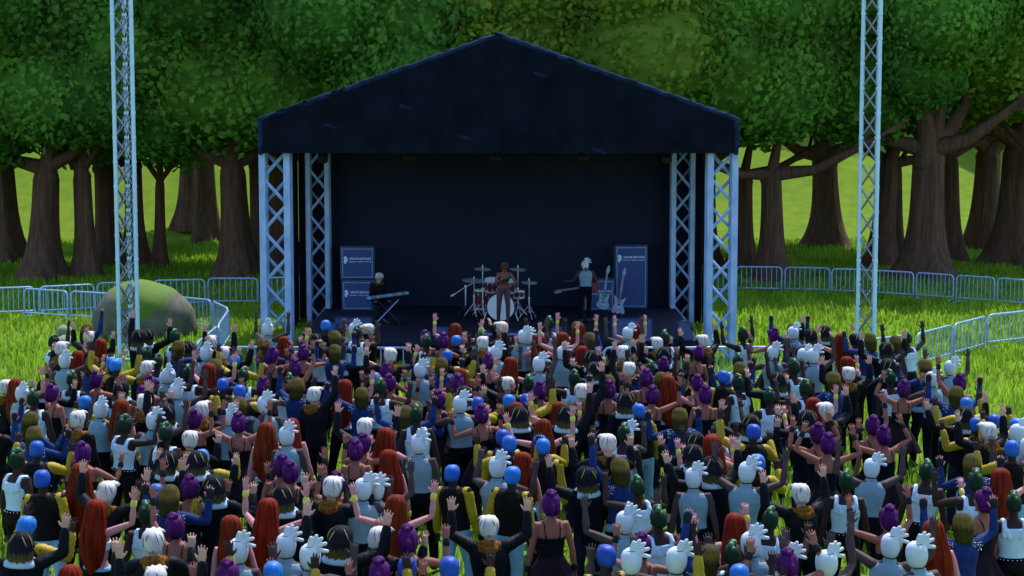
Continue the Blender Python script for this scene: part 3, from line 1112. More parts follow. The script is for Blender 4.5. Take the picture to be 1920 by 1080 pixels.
bp = floor_at(939, 601)
drum("bass_drum", "big bass drum lying with its pale front skin facing the crowd", bp, 0.34, 0.45, 'lie', 2)
fp = floor_at(907, 590)
drum("floor_tom", "large dark red floor tom left of the bass drum", fp, 0.235, 0.46, None, 3, 0.16)
tp = Vector((bp.x - 0.24, bp.y + 0.1, DECK))
drum("rack_tom", "small dark red tom mounted above the bass drum's left side", Vector((tp.x, tp.y, DECK + 0.72)), 0.15, 0.27, 'tilt', 0, 0.02)
drum("rack_tom", "small dark red tom mounted above the bass drum's right side, behind the singer", Vector((bp.x + 0.2, bp.y + 0.1, DECK + 0.70)), 0.15, 0.25, 'tilt', 0, 0.02)
sp = floor_at(971, 592)
sn = drum("snare_drum", "dark red snare drum on a chrome stand right of the singer", sp, 0.155, 0.16, None, 0, 0.46)
mb = MB()
mb.tube([(0, 0, 0.22), (0, 0, 0.44)], 0.016, 8)
for k in range(3):
    a = 2 * math.pi * k / 3 + 0.3
    mb.tube([(0, 0, 0.24), (0.24 * math.cos(a), 0.24 * math.sin(a), 0.012)], 0.010, 6)
    mb.tube([(0, 0, 0.40), (0.15 * math.cos(a), 0.15 * math.sin(a), 0.45)], 0.010, 6)
mb.build("snare_stand", "kit_chrome", sn)


def cymbal_stand(px, py, zc, r, label, tilt=4, hat=False):
    p = floor_at(px, py)
    root = empty("cymbal_stand", p)
    tag(root, label, "cymbal", "cymbals of the drum kit")
    mb = MB()
    mb.tube([(0, 0, 0.16), (0, 0, zc * 0.55)], 0.016, 8)
    mb.tube([(0, 0, zc * 0.55), (0, 0, zc + 0.09)], 0.010, 8)
    mb.tube([(0, 0, zc * 0.52), (0, 0, zc * 0.58)], 0.026, 8)
    mb.tube([(0, 0, zc - 0.035), (0, 0, zc - 0.012)], 0.022, 8)
    mb.build("pole", "kit_chrome", root)
    for k in range(3):
        a = 2 * math.pi * k / 3 + 0.8
        mb = MB()
        mb.tube([(0, 0, 0.36), (0.25 * math.cos(a), 0.25 * math.sin(a), 0.015)], 0.010, 6)
        mb.tube([(0.0, 0.0, 0.18), (0.14 * math.cos(a), 0.14 * math.sin(a), 0.16)], 0.008, 6)
        mb.build("leg", "kit_chrome", root)
    for q in range(2 if hat else 1):
        mb = MB()
        M = Matrix.Translation((0, 0, zc - q * 0.035)) @ Matrix.Rotation(math.radians(tilt), 4, 'Y') @ Matrix.Rotation(math.radians(6), 4, 'X')
        s = -1 if q else 1
        mb.lathe([(0.012, 0.03 * s), (0.04, 0.022 * s), (0.05, 0.008 * s), (r * 0.7, 0.0), (r, -0.012 * s), (r, -0.016 * s), (r * 0.7, -0.005 * s), (0.05, 0.003 * s)], 24, M=M)
        mb.build("cymbal", "cymbal_metal", root)


cymbal_stand(905, 592, 1.19, 0.21, "crash cymbal on a stand at the kit's upper left")
cymbal_stand(889, 594, 0.92, 0.29, "ride cymbal on a stand, leftmost and widest of the kit")
cymbal_stand(971, 590, 1.16, 0.21, "crash cymbal on a stand at the kit's upper right")
cymbal_stand(992, 598, 0.92, 0.20, "hi-hat pair on a stand, rightmost of the kit", 2, True)

# boom microphone beside the kit
p = floor_at(873, 600)
root = empty("boom_stand", p)
tag(root, "silver boom microphone stand slanting down left of the drum kit", "microphone stand")
a0, c0, b0 = at_y(889, 530, p.y) - p, at_y(873, 538, p.y) - p, at_y(853, 551, p.y) - p
mb = MB()
mb.tube([(0, 0, 0.3), c0], 0.015, 8)
mb.build("pole", "kit_chrome", root)
mb = MB()
mb.tube([a0, c0, b0], 0.010, 8)
mb.tube([c0 + Vector((0, 0, -0.03)), c0 + Vector((0, 0, 0.03))], 0.028, 8)
mb.build("boom_arm", "kit_chrome", root)
mb = MB()
mb.tube([b0, b0 + (b0 - c0).normalized() * 0.1], [0.02, 0.032], 10)
mb.build("microphone_head", "kit_chrome", root)
for k in range(3):
    a = 2 * math.pi * k / 3 + 0.4
    mb = MB()
    mb.tube([(0, 0, 0.36), (0.32 * math.cos(a), 0.32 * math.sin(a), 0.015)], 0.012, 6)
    mb.build("leg", "black_metal", root)

# keyboard on its stand, stool
kp = floor_at(727, 608)
ks = empty("keyboard_stand", kp)
tag(ks, "thin metal X stand under the sticker covered keyboard", "stand")
zk = at_y(731, 557, kp.y).z - DECK
for s in (-1, 1):
    mb = MB()
    mb.tube([(-0.28 * s, -0.02 * s, 0.03), (0.28 * s, 0.02 * s, zk - 0.05)], 0.017, 6)
    mb.build("leg", "barrier_paint" if s > 0 else "black_metal", ks)
    mb = MB()
    mb.tube([(0.28 * s, -0.2, 0.015), (0.28 * s, 0.2, 0.015)], 0.015, 6)
    mb.tube([(0.28 * s, -0.16, zk - 0.04), (0.28 * s, 0.16, zk - 0.04)], 0.013, 6)
    mb.build("rail", "black_metal", ks)
kb = empty("keyboard", (kp.x, kp.y, DECK + zk - 0.03))
tag(kb, "long electric keyboard covered with blue and yellow stickers", "keyboard")
kb.rotation_euler = (math.radians(-12), math.radians(-7), math.radians(6))
mb = MB()
mb.box((0.0, 0.02, 0.055), (1.0, 0.28, 0.09), bevel=0.012)
mb.build("case", "key_case", kb)
mb = MB()
mb.box((0, 0.08, 0.106), (0.92, 0.13, 0.012))
mb.build("white_keys", "white_key", kb, smooth=False)
mb = MB()
for k in range(32):
    if k % 7 not in (2, 6):
        mb.box((-0.44 + k * 0.028, 0.05, 0.118), (0.013, 0.075, 0.012))
mb.build("black_keys", "black_metal", kb, smooth=False)
x = -0.49
i = 0
while x < 0.44:
    w = rng.uniform(0.06, 0.14)
    mb = MB()
    mb.box((x + w / 2, -0.123, 0.055), (w - 0.012, 0.004, 0.07 * rng.uniform(0.7, 1.1)))
    mb.build("sticker", ["sticker_cyan", "sticker_blue", "sticker_yellow", "sticker_blue", "sticker_cyan"][i % 5], kb, smooth=False)
    x += w
    i += 1
q = floor_at(709, 604)
q.y = kp.y + 0.45
sl = empty("drum_stool", q)
tag(sl, "small round stool on a chrome stem behind the keyboard", "stool")
mb = MB()
mb.lathe([(0.16, 0.31), (0.17, 0.33), (0.17, 0.36), (0.15, 0.37)], 20)
mb.build("seat", "black_metal", sl)
mb = MB()
mb.tube([(0, 0, 0.1), (0, 0, 0.31)], 0.022, 8)
for k in range(3):
    a = 2 * math.pi * k / 3 + 0.2
    mb.tube([(0, 0, 0.18), (0.17 * math.cos(a), 0.17 * math.sin(a), 0.015)], 0.012, 6)
mb.build("stem", "chrome", sl)


# ---- guitars
def guitar(label, body_mat, M, angular=False, head_mat=None):
    root = empty("guitar", (0, 0, 0))
    tag(root, label, "guitar", "electric guitars on stage")
    root.matrix_world = M
    if angular:
        half = [(0.0, -0.05), (0.06, -0.02), (0.13, -0.05), (0.17, 0.02), (0.13, 0.12), (0.10, 0.20), (0.13, 0.29), (0.16, 0.40), (0.11, 0.36), (0.05, 0.31), (0.0, 0.31)]
    else:
        half = [(0.0, 0.0), (0.08, 0.005), (0.14, 0.04), (0.165, 0.10), (0.15, 0.16), (0.115, 0.21), (0.11, 0.25), (0.125, 0.31), (0.125, 0.37), (0.10, 0.40), (0.07, 0.36), (0.045, 0.325), (0.0, 0.32)]
    poly = half + [(-x * (1.0), z * (1.06 if z > 0.3 else 1)) for x, z in reversed(half[1:-1])]
    mb = MB()
    mb.prism(poly, -0.02, 0.025)
    b = mb.build("guitar_body", body_mat, root, smooth=False)
    bv = b.modifiers.new("bevel", 'BEVEL')
    bv.width, bv.segments = 0.008, 2
    mb = MB()
    mb.box((0, -0.028, 0.60), (0.05, 0.02, 0.62), bevel=0.006)
    nk = mb.build("neck", "neck_wood", root)
    mb = MB()
    for k in range(14):
        mb.box((0, -0.0395, 0.88 - 0.56 * (1 - 0.5 ** (k / 9))), (0.05, 0.003, 0.004))
    mb.build("fret", "chrome", nk, smooth=False)
    mb = MB()
    mb.prism([(-0.025, 0.91), (0.025, 0.91), (0.05, 0.96), (0.045, 1.10), (0.01, 1.12), (-0.03, 1.03)], -0.032, -0.014)
    mb.build("headstock", head_mat or body_mat, root, smooth=False)
    mb = MB()
    for k in range(6):
        mb.tube([(0.045, -0.022, 0.965 + k * 0.024), (0.07, -0.022, 0.968 + k * 0.024)], 0.006, 6)
    mb.build("tuning_peg", "chrome", root)
    mb = MB()
    for k in range(6):
        xx = -0.018 + k * 0.0072
        mb.tube([(xx, -0.043, 0.12), (xx, -0.043, 0.95)], 0.0011, 4, round_ends=False)
    mb.build("strings", "chrome", root)
    for z in (0.13, 0.19, 0.26):
        mb = MB()
        mb.box((0, -0.026, z), (0.075, 0.014, 0.024), bevel=0.004)
        mb.build("pickup", "drum_skin" if z < 0.14 else "black_metal", root)
    mb = MB()
    mb.prism([(-0.09, 0.08), (0.05, 0.05), (0.12, 0.10), (0.08, 0.19), (0.07, 0.3), (-0.03, 0.31), (-0.085, 0.22)], -0.0235, -0.0205)
    mb.build("pickguard", body_mat, root, smooth=False)
    return root


def guitar_stand(p, label):
    root = empty("guitar_stand", p)
    tag(root, label, "stand", "guitar stands")
    mb = MB()
    for s in (-1, 1):
        mb.tube([(0, 0.14, 0.42), (s * 0.16, 0.16, 0.012)], 0.009, 6)
        mb.tube([(s * 0.08, 0.1, 0.13), (s * 0.08, -0.07, 0.10), (s * 0.08, -0.075, 0.15)], 0.008, 6)
    mb.tube([(0, 0.14, 0.42), (0, 0.3, 0.012)], 0.009, 6)
    mb.tube([(-0.09, 0.1, 0.13), (0.09, 0.1, 0.13)], 0.008, 6)
    mb.build("stand_frame", "black_metal", root)


for px, py, lean, m, ang, lb in [(1129, 592, 8, "guitar_blue", False, "pale blue round bodied guitar leaning on a stand, left of two"), (1158, 597, 9, "guitar_violet", True, "violet blue pointed guitar leaning on a stand, right of two")]:
    p = floor_at(px, py)
    guitar(lb, m, Matrix.Translation(p + Vector((0, 0, 0.16))) @ Matrix.Rotation(math.radians(lean), 4, 'Y') @ Matrix.Rotation(math.radians(-8), 4, 'X'), ang)
    guitar_stand(p, "folding stand under the " + ("pale blue" if not ang else "violet blue") + " guitar")

# cable and foot pedal board near the stage edge
p = floor_at(935, 628)
o = empty("pedal_board", p)
tag(o, "small pedal board with a light edge at the stage's front middle", "pedal board")
mb = MB()
mb.box((0, 0, 0.05), (0.95, 0.22, 0.08), rot=Matrix.Rotation(math.radians(14), 3, 'X'), bevel=0.01)
mb.build("board", "monitor_vinyl", o)
mb = MB()
mb.box((0, -0.118, 0.028), (0.95, 0.012, 0.05), bevel=0.003)
mb.build("front_edge", "cab_trim", o)
mb = MB()
for k in range(5):
    mb.box((-0.36 + 0.18 * k, 0, 0.105), (0.09, 0.12, 0.04), rot=Matrix.Rotation(math.radians(14), 3, 'X'), bevel=0.006)
mb.build("pedal", "black_metal", o)

# ---------------------------------------------------------------- people
V3 = Vector
# arm: upper-arm direction, forearm direction, hand direction, thumb direction (right side; x out, y ahead, z up), finger curl
ARMS = {
    'up': ((0.62, 0.30, 0.30), (0.02, 0.10, 1.0), (0.03, 0.05, 1), (-1, 0, 0), 0.12),
    'wide': ((0.85, 0.25, 0.16), (0.30, 0.15, 1.0), (0.20, 0.1, 1), (-1, 0, 0.1), 0.18),
    'high': ((0.42, 0.30, 0.72), (-0.04, 0.12, 1.0), (0.0, 0.1, 1), (-1, 0, 0), 0.15),
    'mid': ((0.55, 0.40, -0.42), (0.02, 0.55, 0.85), (0.0, 0.25, 1), (-1, 0.2, 0), 0.25),
    'face': ((0.52, 0.50, -0.22), (0.06, 0.22, 1.0), (0.05, 0.1, 1), (-1, 0.1, 0), 0.2),
    'fore': ((0.48, 0.62, 0.05), (-0.10, 0.35, 1.0), (-0.05, 0.25, 1), (-1, 0.1, 0), 0.2),
    'down': ((0.24, -0.05, -1.0), (0.16, 0.22, -1.0), (0.05, 0.2, -1), (-0.2, 1, 0), 0.4),
    'bent': ((0.40, 0.05, -0.9), (-0.1, 0.9, 0.35), (-0.1, 0.9, 0.5), (-0.6, 0.1, 0.8), 0.5),
    'over': ((0.80, 0.15, 0.35), (-0.35, 0.15, 0.9), (-0.2, 0.1, 1), (-1, 0, -0.1), 0.2),
}
POSES = {'u': ('up', 'up', 'a'), 'w': ('wide', 'up', 'b'), 'h': ('high', 'high', 'a'), 'a': ('mid', 'up', 'b'), 'm': ('mid', 'mid', 'a'), 'c': ('face', 'face', 'b'), 'f': ('fore', 'face', 'a'), 'k': ('face', 'up', 'a'), 'd': ('down', 'down', 'b'), 's': ('down', 'high', 'a'), 'o': ('over', 'over', 'b')}
BUILD = {
    'm': dict(sh=0.190, tor=[(0.84, 0.09, 0.085), (0.90, 0.155, 0.108), (0.98, 0.155, 0.108), (1.08, 0.138, 0.098), (1.18, 0.158, 0.108), (1.28, 0.180, 0.118), (1.36, 0.182, 0.105), (1.42, 0.135, 0.080), (1.455, 0.062, 0.058)], arm=1.0),
    'f': dict(sh=0.168, tor=[(0.84, 0.09, 0.085), (0.90, 0.165, 0.112), (0.98, 0.155, 0.105), (1.08, 0.116, 0.085), (1.18, 0.132, 0.098), (1.28, 0.150, 0.112), (1.36, 0.155, 0.092), (1.42, 0.115, 0.070), (1.455, 0.052, 0.052)], arm=0.82),
}
STANCE = {'a': ((0.115, 0.03), (0.13, -0.05)), 'b': ((0.15, -0.08), (0.10, 0.10))}


def arm_joints(kind, side, b, custom=None):
    u, f, h, t, curl = custom or ARMS[kind]
    sc = lambda v: V3((v[0] * side, v[1], v[2]))
    u, f, h, t = sc(u).normalized(), sc(f).normalized(), sc(h).normalized(), sc(t)
    S = V3((side * (b['sh'] - 0.012), 0, 1.385 + max(0, u.z) * 0.045))
    E = S + u * 0.275
    W = E + f * 0.245
    t = (t - h * t.dot(h)).normalized()
    return S, E, W, h, t, curl


def add_hand(mb, W, h, t, curl, k=1.12):
    n = h.cross(t).normalized()
    # palm side: choose the one the fingers fold to
    if n.y < 0:
        n = -n
    mb.tube([W - h * 0.015, W + h * 0.02 * k, W + h * 0.055 * k, W + h * 0.088 * k], [0.027, 0.034 * k, 0.042 * k, 0.040 * k], 10, flat=(n, 0.42))
    for off, L, r in ((0.031, 0.070, 0.0088), (0.0105, 0.080, 0.0092), (-0.0105, 0.075, 0.0088), (-0.031, 0.058, 0.0080)):
        p = W + h * 0.082 * k + t * off * k
        d = (h + t * off * 7.0).normalized()
        pts = [p - d * 0.01]
        a = curl * 0.5
        for seg in (0.46, 0.31, 0.23):
            dd = d * math.cos(a) + n * math.sin(a)
            pts.append(pts[-1] + dd * (L * k * seg + (0.01 if len(pts) == 1 else 0)))
            a += curl
        mb.tube(pts, [r * k * 1.05, r * k, r * k * 0.95, r * k * 0.85], 7)
    p = W + h * 0.022 * k + t * 0.026 * k
    d = (h * 0.62 + t * 0.80).normalized()
    p2 = p + d * 0.036 * k
    mb.tube([p - d * 0.012, p2, p2 + (h * 0.85 + t * 0.5).normalized() * 0.036 * k + n * curl * 0.03], [0.014 * k, 0.0115 * k, 0.009 * k], 7)


def head_rings(mb, hm):
    rings = []
    n = 18
    for k in range(0, 13):
        t = k / 12
        z = 1.478 + 0.232 * (0.5 - 0.5 * math.cos(math.pi * (0.04 + 0.92 * t)))
        q = (z - 1.478) / 0.232
        rx = 0.076 * math.sqrt(max(0.02, 1 - abs((q - 0.62) / 0.66) ** 2.3)) * (1 if q > 0.5 else 0.80 + 0.4 * q)
        ry = 0.094 * math.sqrt(max(0.02, 1 - abs((q - 0.60) / 0.66) ** 2.4))
        cy = 0.012 * (1 - q)
        ring = []
        for i in range(n):
            a = 2 * math.pi * i / n
            x, y = rx * math.cos(a), ry * math.sin(a) + cy
            if y > 0.05 and 0.36 < q < 0.60 and 0.015 < abs(x) < 0.05:
                y -= 0.010
            ring.append(hm @ V3((x, y, z)))
        rings.append(ring)
    mb.rings(rings)
    mb.tube([hm @ V3((0, 0.094, 1.605)), hm @ V3((0, 0.108, 1.580)), hm @ V3((0, 0.110, 1.565))], [0.007, 0.011, 0.014], 8)       # nose
    mb.ell(hm @ V3((0, 0.092, 1.532)), (0.024, 0.010, 0.008), 8, 6)                                                     # lips
    mb.ell(hm @ V3((0, 0.082, 1.500)), (0.028, 0.018, 0.018), 8, 6)                                                     # chin
    for s in (-1, 1):
        mb.ell(hm @ V3((s * 0.078, -0.002, 1.590)), (0.010, 0.020, 0.032), 8, 6)
    mb.tube([hm @ V3((0, -0.012, 1.515)), V3((0, -0.012, 1.41)) if hm == Matrix.Identity(4) else hm @ V3((0, -0.02, 1.40))], [0.050, 0.056], 10)


def legs_joints(st, side):
    if st == 'q':
        return V3((side * 0.088, 0, 0.90)), V3((side * 0.14, 0.38, 0.82)), V3((side * 0.14, 0.34, 0.47))
    w, fy = STANCE[st][0 if side < 0 else 1]
    H = V3((side * 0.088, 0, 0.90))
    A = V3((side * w, fy, 0.085))
    K = (H + A) / 2 + V3((side * 0.012, 0.035, 0.02))
    return H, K, A


BODY_CACHE = {}


def body_mesh(pose, build, custom=None, lean=None, hm=None):
    key = (pose, build) if custom is None else None
    if key in BODY_CACHE:
        return BODY_CACHE[key]
    b = BUILD[build]
    mb = MB()
    hm0 = hm or Matrix.Identity(4)
    mb.rings([[V3((rx * math.cos(a), ry * math.sin(a), z)) for a in [2 * math.pi * i / 20 for i in range(20)]] for z, rx, ry in b['tor']])
    head_rings(mb, hm0)
    L, R, st = (POSES[pose] if pose in POSES else ('down', 'down', 'a'))
    st = pose[-1] if pose not in POSES else st
    for side, kind in ((-1, L), (1, R)):
        S, E, W, h, t, curl = arm_joints(kind, side, b, custom and custom[0 if side < 0 else 1])
        k = b['arm']
        inn = V3((side * 0.085, 0, 1.37))
        mb.tube([inn, S, S.lerp(E, 0.3), S.lerp(E, 0.7), E, E.lerp(W, 0.3), E.lerp(W, 0.75), W], [0.058 * k, 0.058 * k, 0.054 * k, 0.045 * k, 0.039 * k, 0.043 * k, 0.033 * k, 0.027 * k], 10)
        add_hand(mb, W, h, t, curl, 1.02 if build == 'm' else 0.93)
        H, K, A = legs_joints(st, side)
        mb.tube([H, H.lerp(K, 0.35), K, K.lerp(A, 0.3), A], [0.088, 0.080, 0.056, 0.057, 0.038], 10)
        mb.tube([A + V3((0, -0.04, -0.05)), A + V3((side * 0.012, 0.06, -0.055)), A + V3((side * 0.02, 0.13, -0.06))], [0.036, 0.036, 0.028], 8)
    if lean:
        for i, p in enumerate(mb.v):
            mb.v[i] = tuple(lean(V3(p)))
    me = evaluated(mb, "person", [('REMESH', dict(mode='VOXEL', voxel_size=0.0072)), ('SMOOTH', dict(factor=0.5, iterations=2)), ('DECIMATE', dict(ratio=0.30))], "skin_pale")
    # eyes set into the face
    eye = MB()
    for s in (-1, 1):
        for r, dy, mi in ((0.0125, 0.0, 1), (0.0065, 0.0095, 2)):
            e = MB()
            e.ell((0, 0, 0), (r * 1.15, r * 0.6, r * 0.9), 8, 6)
            c = V3((s * 0.033, 0.079 + dy, 1.598))
            pts = [hm0 @ (c + V3(q)) for q in e.v]
            if lean:
                pts = [lean(q) for q in pts]
            eye.add(pts, e.f, mi)
        e = MB()
        e.tube([(s * 0.018, 0.090, 1.622), (s * 0.035, 0.088, 1.627), (s * 0.052, 0.078, 1.620)], 0.0045, 6)
        pts = [hm0 @ V3(q) for q in e.v]
        if lean:
            pts = [lean(q) for q in pts]
        eye.add(pts, e.f, 2)
    me.materials.append(MATS["eye_white"])
    me.materials.append(MATS["eye_dark"])
    bm = bmesh.new()
    bm.from_mesh(me)
    vs = [bm.verts.new(p) for p in eye.v]
    for f, mi in zip(eye.f, eye.m):
        fc = bm.faces.new([vs[i] for i in f])
        fc.material_index, fc.smooth = mi, True
    bm.to_mesh(me)
    bm.free()
    if key:
        BODY_CACHE[key] = me
    return me


GARMENT = {}


def garment(kind, pose, build, custom=None, lean=None):
    """shared clothing meshes; sleeves are keyed by the arm pose, trousers by the stance"""
    b = BUILD[build]
    L, R, st = (POSES[pose] if pose in POSES else ('down', 'down', pose[-1]))
    key = (kind, pose if kind.startswith('sleeve') else st if kind in ('trousers', 'tights', 'shoe_l', 'shoe_r') else '', build)
    if custom is None and lean is None and key in GARMENT:
        return GARMENT[key]
    mb = MB()
    vox, dec = 0.013, 0.6
    tor = b['tor']

    def shell(z0, z1, grow, taper=None):
        zs = np.linspace(z0, z1, 10)
        Z = [t[0] for t in tor]
        rings = []
        for z in zs:
            rx = np.interp(z, Z, [t[1] for t in tor]) + grow
            ry = np.interp(z, Z, [t[2] for t in tor]) + grow
            if taper:
                rx, ry = taper(z, rx, ry)
            rings.append([V3((rx * math.cos(a), ry * math.sin(a), z)) for a in [2 * math.pi * i / 28 for i in range(28)]])
        mb.rings(rings)

    def wrinkle(rings_freq=0):
        pass

    if kind == 'jacket':
        shell(0.93, 1.435, 0.028)
        for s in (-1, 1):
            mb.tube([(s * 0.08, 0, 1.385), (s * b['sh'], 0, 1.385)], 0.068, 10)
    elif kind == 'coat':
        shell(0.80, 1.44, 0.032, lambda z, x, y: (max(x, 0.165), max(y, 0.125)))
        for s in (-1, 1):
            mb.tube([(s * 0.08, 0, 1.385), (s * b['sh'], 0, 1.385)], 0.070, 10)
    elif kind in ('sleeve_l', 'sleeve_r'):
        side = -1 if kind == 'sleeve_l' else 1
        S, E, W, h, t, curl = arm_joints(L if side < 0 else R, side, b, custom and custom[0 if side < 0 else 1])
        k = b['arm']
        pts, rad = [V3((side * 0.10, 0, 1.38))], [0.066 * k]
        path = [(S, 0.075), (S.lerp(E, 0.5), 0.066), (E, 0.060), (E.lerp(W, 0.5), 0.054), (E.lerp(W, 0.93), 0.046)]
        for i in range(len(path) - 1):
            for q in range(5):
                u = q / 5
                pts.append(path[i][0].lerp(path[i + 1][0], u))
                rad.append((path[i][1] * (1 - u) + path[i + 1][1] * u) * k * (1.07 if (q % 2 and i != 1) else 0.965))
        pts.append(path[-1][0])
        rad.append(path[-1][1] * k)
        mb.tube(pts, rad, 12)
        me = None
        if lean:
            mb.v = [tuple(lean(V3(p))) for p in mb.v]
        me = mb.mesh("sleeve", "leather")
        if custom is None and lean is None:
            GARMENT[key] = me
        return me
    elif kind == 'tank':
        shell(0.99, 1.355, 0.013, lambda z, x, y: (x * (1 - 0.30 * max(0, (z - 1.26) / 0.095)), y))
        for s in (-1, 1):
            x = s * 0.115
            mb.tube([(x * 1.05, -0.100, 1.27), (x, -0.095, 1.36), (x * 0.92, -0.045, 1.425), (x * 0.92, 0.045, 1.42), (x, 0.088, 1.33), (x * 1.05, 0.098, 1.26)], 0.030, 8)
            mb.tube([(x * 0.55, -0.112, 1.25), (x * 0.75, -0.106, 1.33)], 0.026, 8)
        vox, dec = 0.011, 0.6
    elif kind == 'vest_top':
        shell(0.99, 1.425, 0.013)
        mb.tube([(0, -0.012, 1.41), (0, -0.012, 1.475)], 0.072, 14, round_ends=False)
    elif kind == 'bodice':
        shell(1.00, 1.255, 0.010)
        for s in (-1, 1):
            mb.tube([(s * 0.075, -0.108, 1.25), (s * 0.085, -0.098, 1.36), (s * 0.088, -0.04, 1.425), (s * 0.088, 0.03, 1.425), (s * 0.085, 0.092, 1.32), (s * 0.08, 0.112, 1.25)], 0.0095, 6)
        vox = 0.009
    elif kind == 'crop':
        shell(1.20, 1.30, 0.012)
        for s in (-1, 1):
            mb.tube([(s * 0.08, -0.10, 1.29), (s * 0.088, -0.045, 1.425), (s * 0.088, 0.04, 1.42), (s * 0.08, 0.105, 1.29)], 0.011, 6)
        vox = 0.009
    elif kind == 'skirt':
        rings = []
        for k in range(12):
            u = k / 11
            z = 1.04 - 0.36 * u
            r0 = 0.128 + 0.21 * u ** 0.85
            rings.append([V3(((r0 + 0.028 * u * math.sin(9 * a + 2 * u)) * math.cos(a), (r0 * 0.86 + 0.028 * u * math.sin(9 * a + 2 * u)) * math.sin(a), z + 0.025 * u * math.sin(5 * a))) for a in [2 * math.pi * i / 48 for i in range(48)]])
        inner = [[V3((p.x * 0.93, p.y * 0.93, p.z)) for p in r] for r in reversed(rings[1:])]
        mb.rings(rings + inner, close=True)
        me = mb.mesh("skirt", "skirt_plum")
        GARMENT[key] = me
        return me
    elif kind == 'trousers':
        shell(0.83, 1.02, 0.012)
        for side in (-1, 1):
            H, K, A = legs_joints(st, side)
            mb.tube([H, H.lerp(K, 0.35), K, K.lerp(A, 0.35), A + V3((0, 0, 0.03))], [0.098, 0.092, 0.070, 0.068, 0.055], 12)
    elif kind == 'tights':
        shell(0.85, 1.00, 0.007)
        for side in (-1, 1):
            H, K, A = legs_joints(st, side)
            mb.tube([H, H.lerp(K, 0.35), K, K.lerp(A, 0.3), A + V3((0, 0, 0.02))], [0.093, 0.086, 0.062, 0.063, 0.045], 12)
    elif kind in ('shoe_l', 'shoe_r'):
        side = -1 if kind == 'shoe_l' else 1
        H, K, A = legs_joints(st, side)
        mb.tube([A + V3((0, -0.045, -0.035)), A + V3((side * 0.01, 0.05, -0.040)), A + V3((side * 0.02, 0.14, -0.05))], [0.048, 0.050, 0.040], 10, flat=(V3((0, 0, 1)), 0.9))
        mb.tube([A + V3((0, 0, -0.04)), A + V3((0, 0, 0.05))], [0.048, 0.052], 10)
        vox = 0.012
    elif kind == 'belt':
        shell(0.975, 1.02, 0.019)
        vox, dec = 0.012, 0.5
    elif kind == 'waist':
        shell(0.90, 1.00, 0.030, lambda z, x, y: (x + 0.012 * (z < 0.95), y + 0.012 * (z < 0.95)))
    elif kind == 'fur':
        mb.tube([(0.10 * math.cos(a), -0.012 + 0.088 * math.sin(a), 1.435 + 0.03 * -math.sin(a) - 0.02 * (math.sin(a) < 0)) for a in [math.radians(120) + math.radians(300) * k / 14 for k in range(15)]], [0.046 * (1 + 0.12 * math.sin(k * 2.4)) for k in range(15)], 10)
        mb.tube([(-0.07, -0.11, 1.40), (0, -0.125, 1.375), (0.07, -0.11, 1.40)], 0.05, 10)
    elif kind == 'collar':
        rings = []
        for z, r in ((1.375, 0.165), (1.39, 0.178), (1.425, 0.168), (1.455, 0.135), (1.475, 0.095)):
            rings.append([V3((r * math.cos(a), -0.020 + r * 0.80 * math.sin(a), z + 0.03 * (math.sin(a) > 0.3))) for a in [2 * math.pi * i / 24 for i in range(24)]])
        mb.rings(rings)
    elif kind in ('glove_l', 'glove_r', 'band_l', 'band_r'):
        side = -1 if kind.endswith('_l') else 1
        S, E, W, h, t, curl = arm_joints(L if side < 0 else R, side, b)
        n = h.cross(t).normalized()
        if kind.startswith('glove'):
            mb.tube([W - h * 0.05, W + h * 0.02, W + h * 0.055, W + h * 0.085], [0.036, 0.041, 0.048, 0.047], 10, flat=(n, 0.58))
        else:
            f = (W - E).normalized()
            mb.tube([W - f * 0.055, W - f * 0.015], [0.0355, 0.0335], 10)
        key = (kind, pose, build)
        if key not in GARMENT:
            GARMENT[key] = mb.mesh("wristband", "glove_black")
        return GARMENT[key]
    if lean:
        mb.v = [tuple(lean(V3(p))) for p in mb.v]
    me = evaluated(mb, kind, [('REMESH', dict(mode='VOXEL', voxel_size=vox)), ('SMOOTH', dict(factor=0.5, iterations=3)), ('DECIMATE', dict(ratio=dec))], "leather")
    if custom is None and lean is None:
        GARMENT[key] = me
    return me


# ---- hair, each built about the head of a standing figure
def hair_rings(prof, n=48, ridge=0.03, freq=14, wave=8.0, jag=0.0, seed=1):
    r = random.Random(seed)
    ph = [r.uniform(0, 6.28) for _ in range(6)]
    jz = [r.uniform(-1, 1) for _ in range(n)]
    mb = MB()
    rings = []
    for k, (z, cy, rx, ry, yf) in enumerate(prof):
        last = max(0.0, (k - len(prof) + 3) / 2)
        ring = []
        for i in range(n):
            a = 2 * math.pi * i / n
            m = 1 + ridge * (math.sin(freq * a + wave * z + ph[0]) + 0.6 * math.sin((freq * 1.7) * a - wave * 0.6 * z + ph[1]) + 0.5 * math.sin(4 * a + 5 * z + ph[2]))
            x, y = rx * m * math.cos(a), cy + ry * m * math.sin(a)
            if yf is not None:
                y = min(y, yf)
            ring.append(V3((x, y, z + last * jag * jz[i])))
        rings.append(ring)
    mb.rings(rings)
    return mb


HAIR = {}


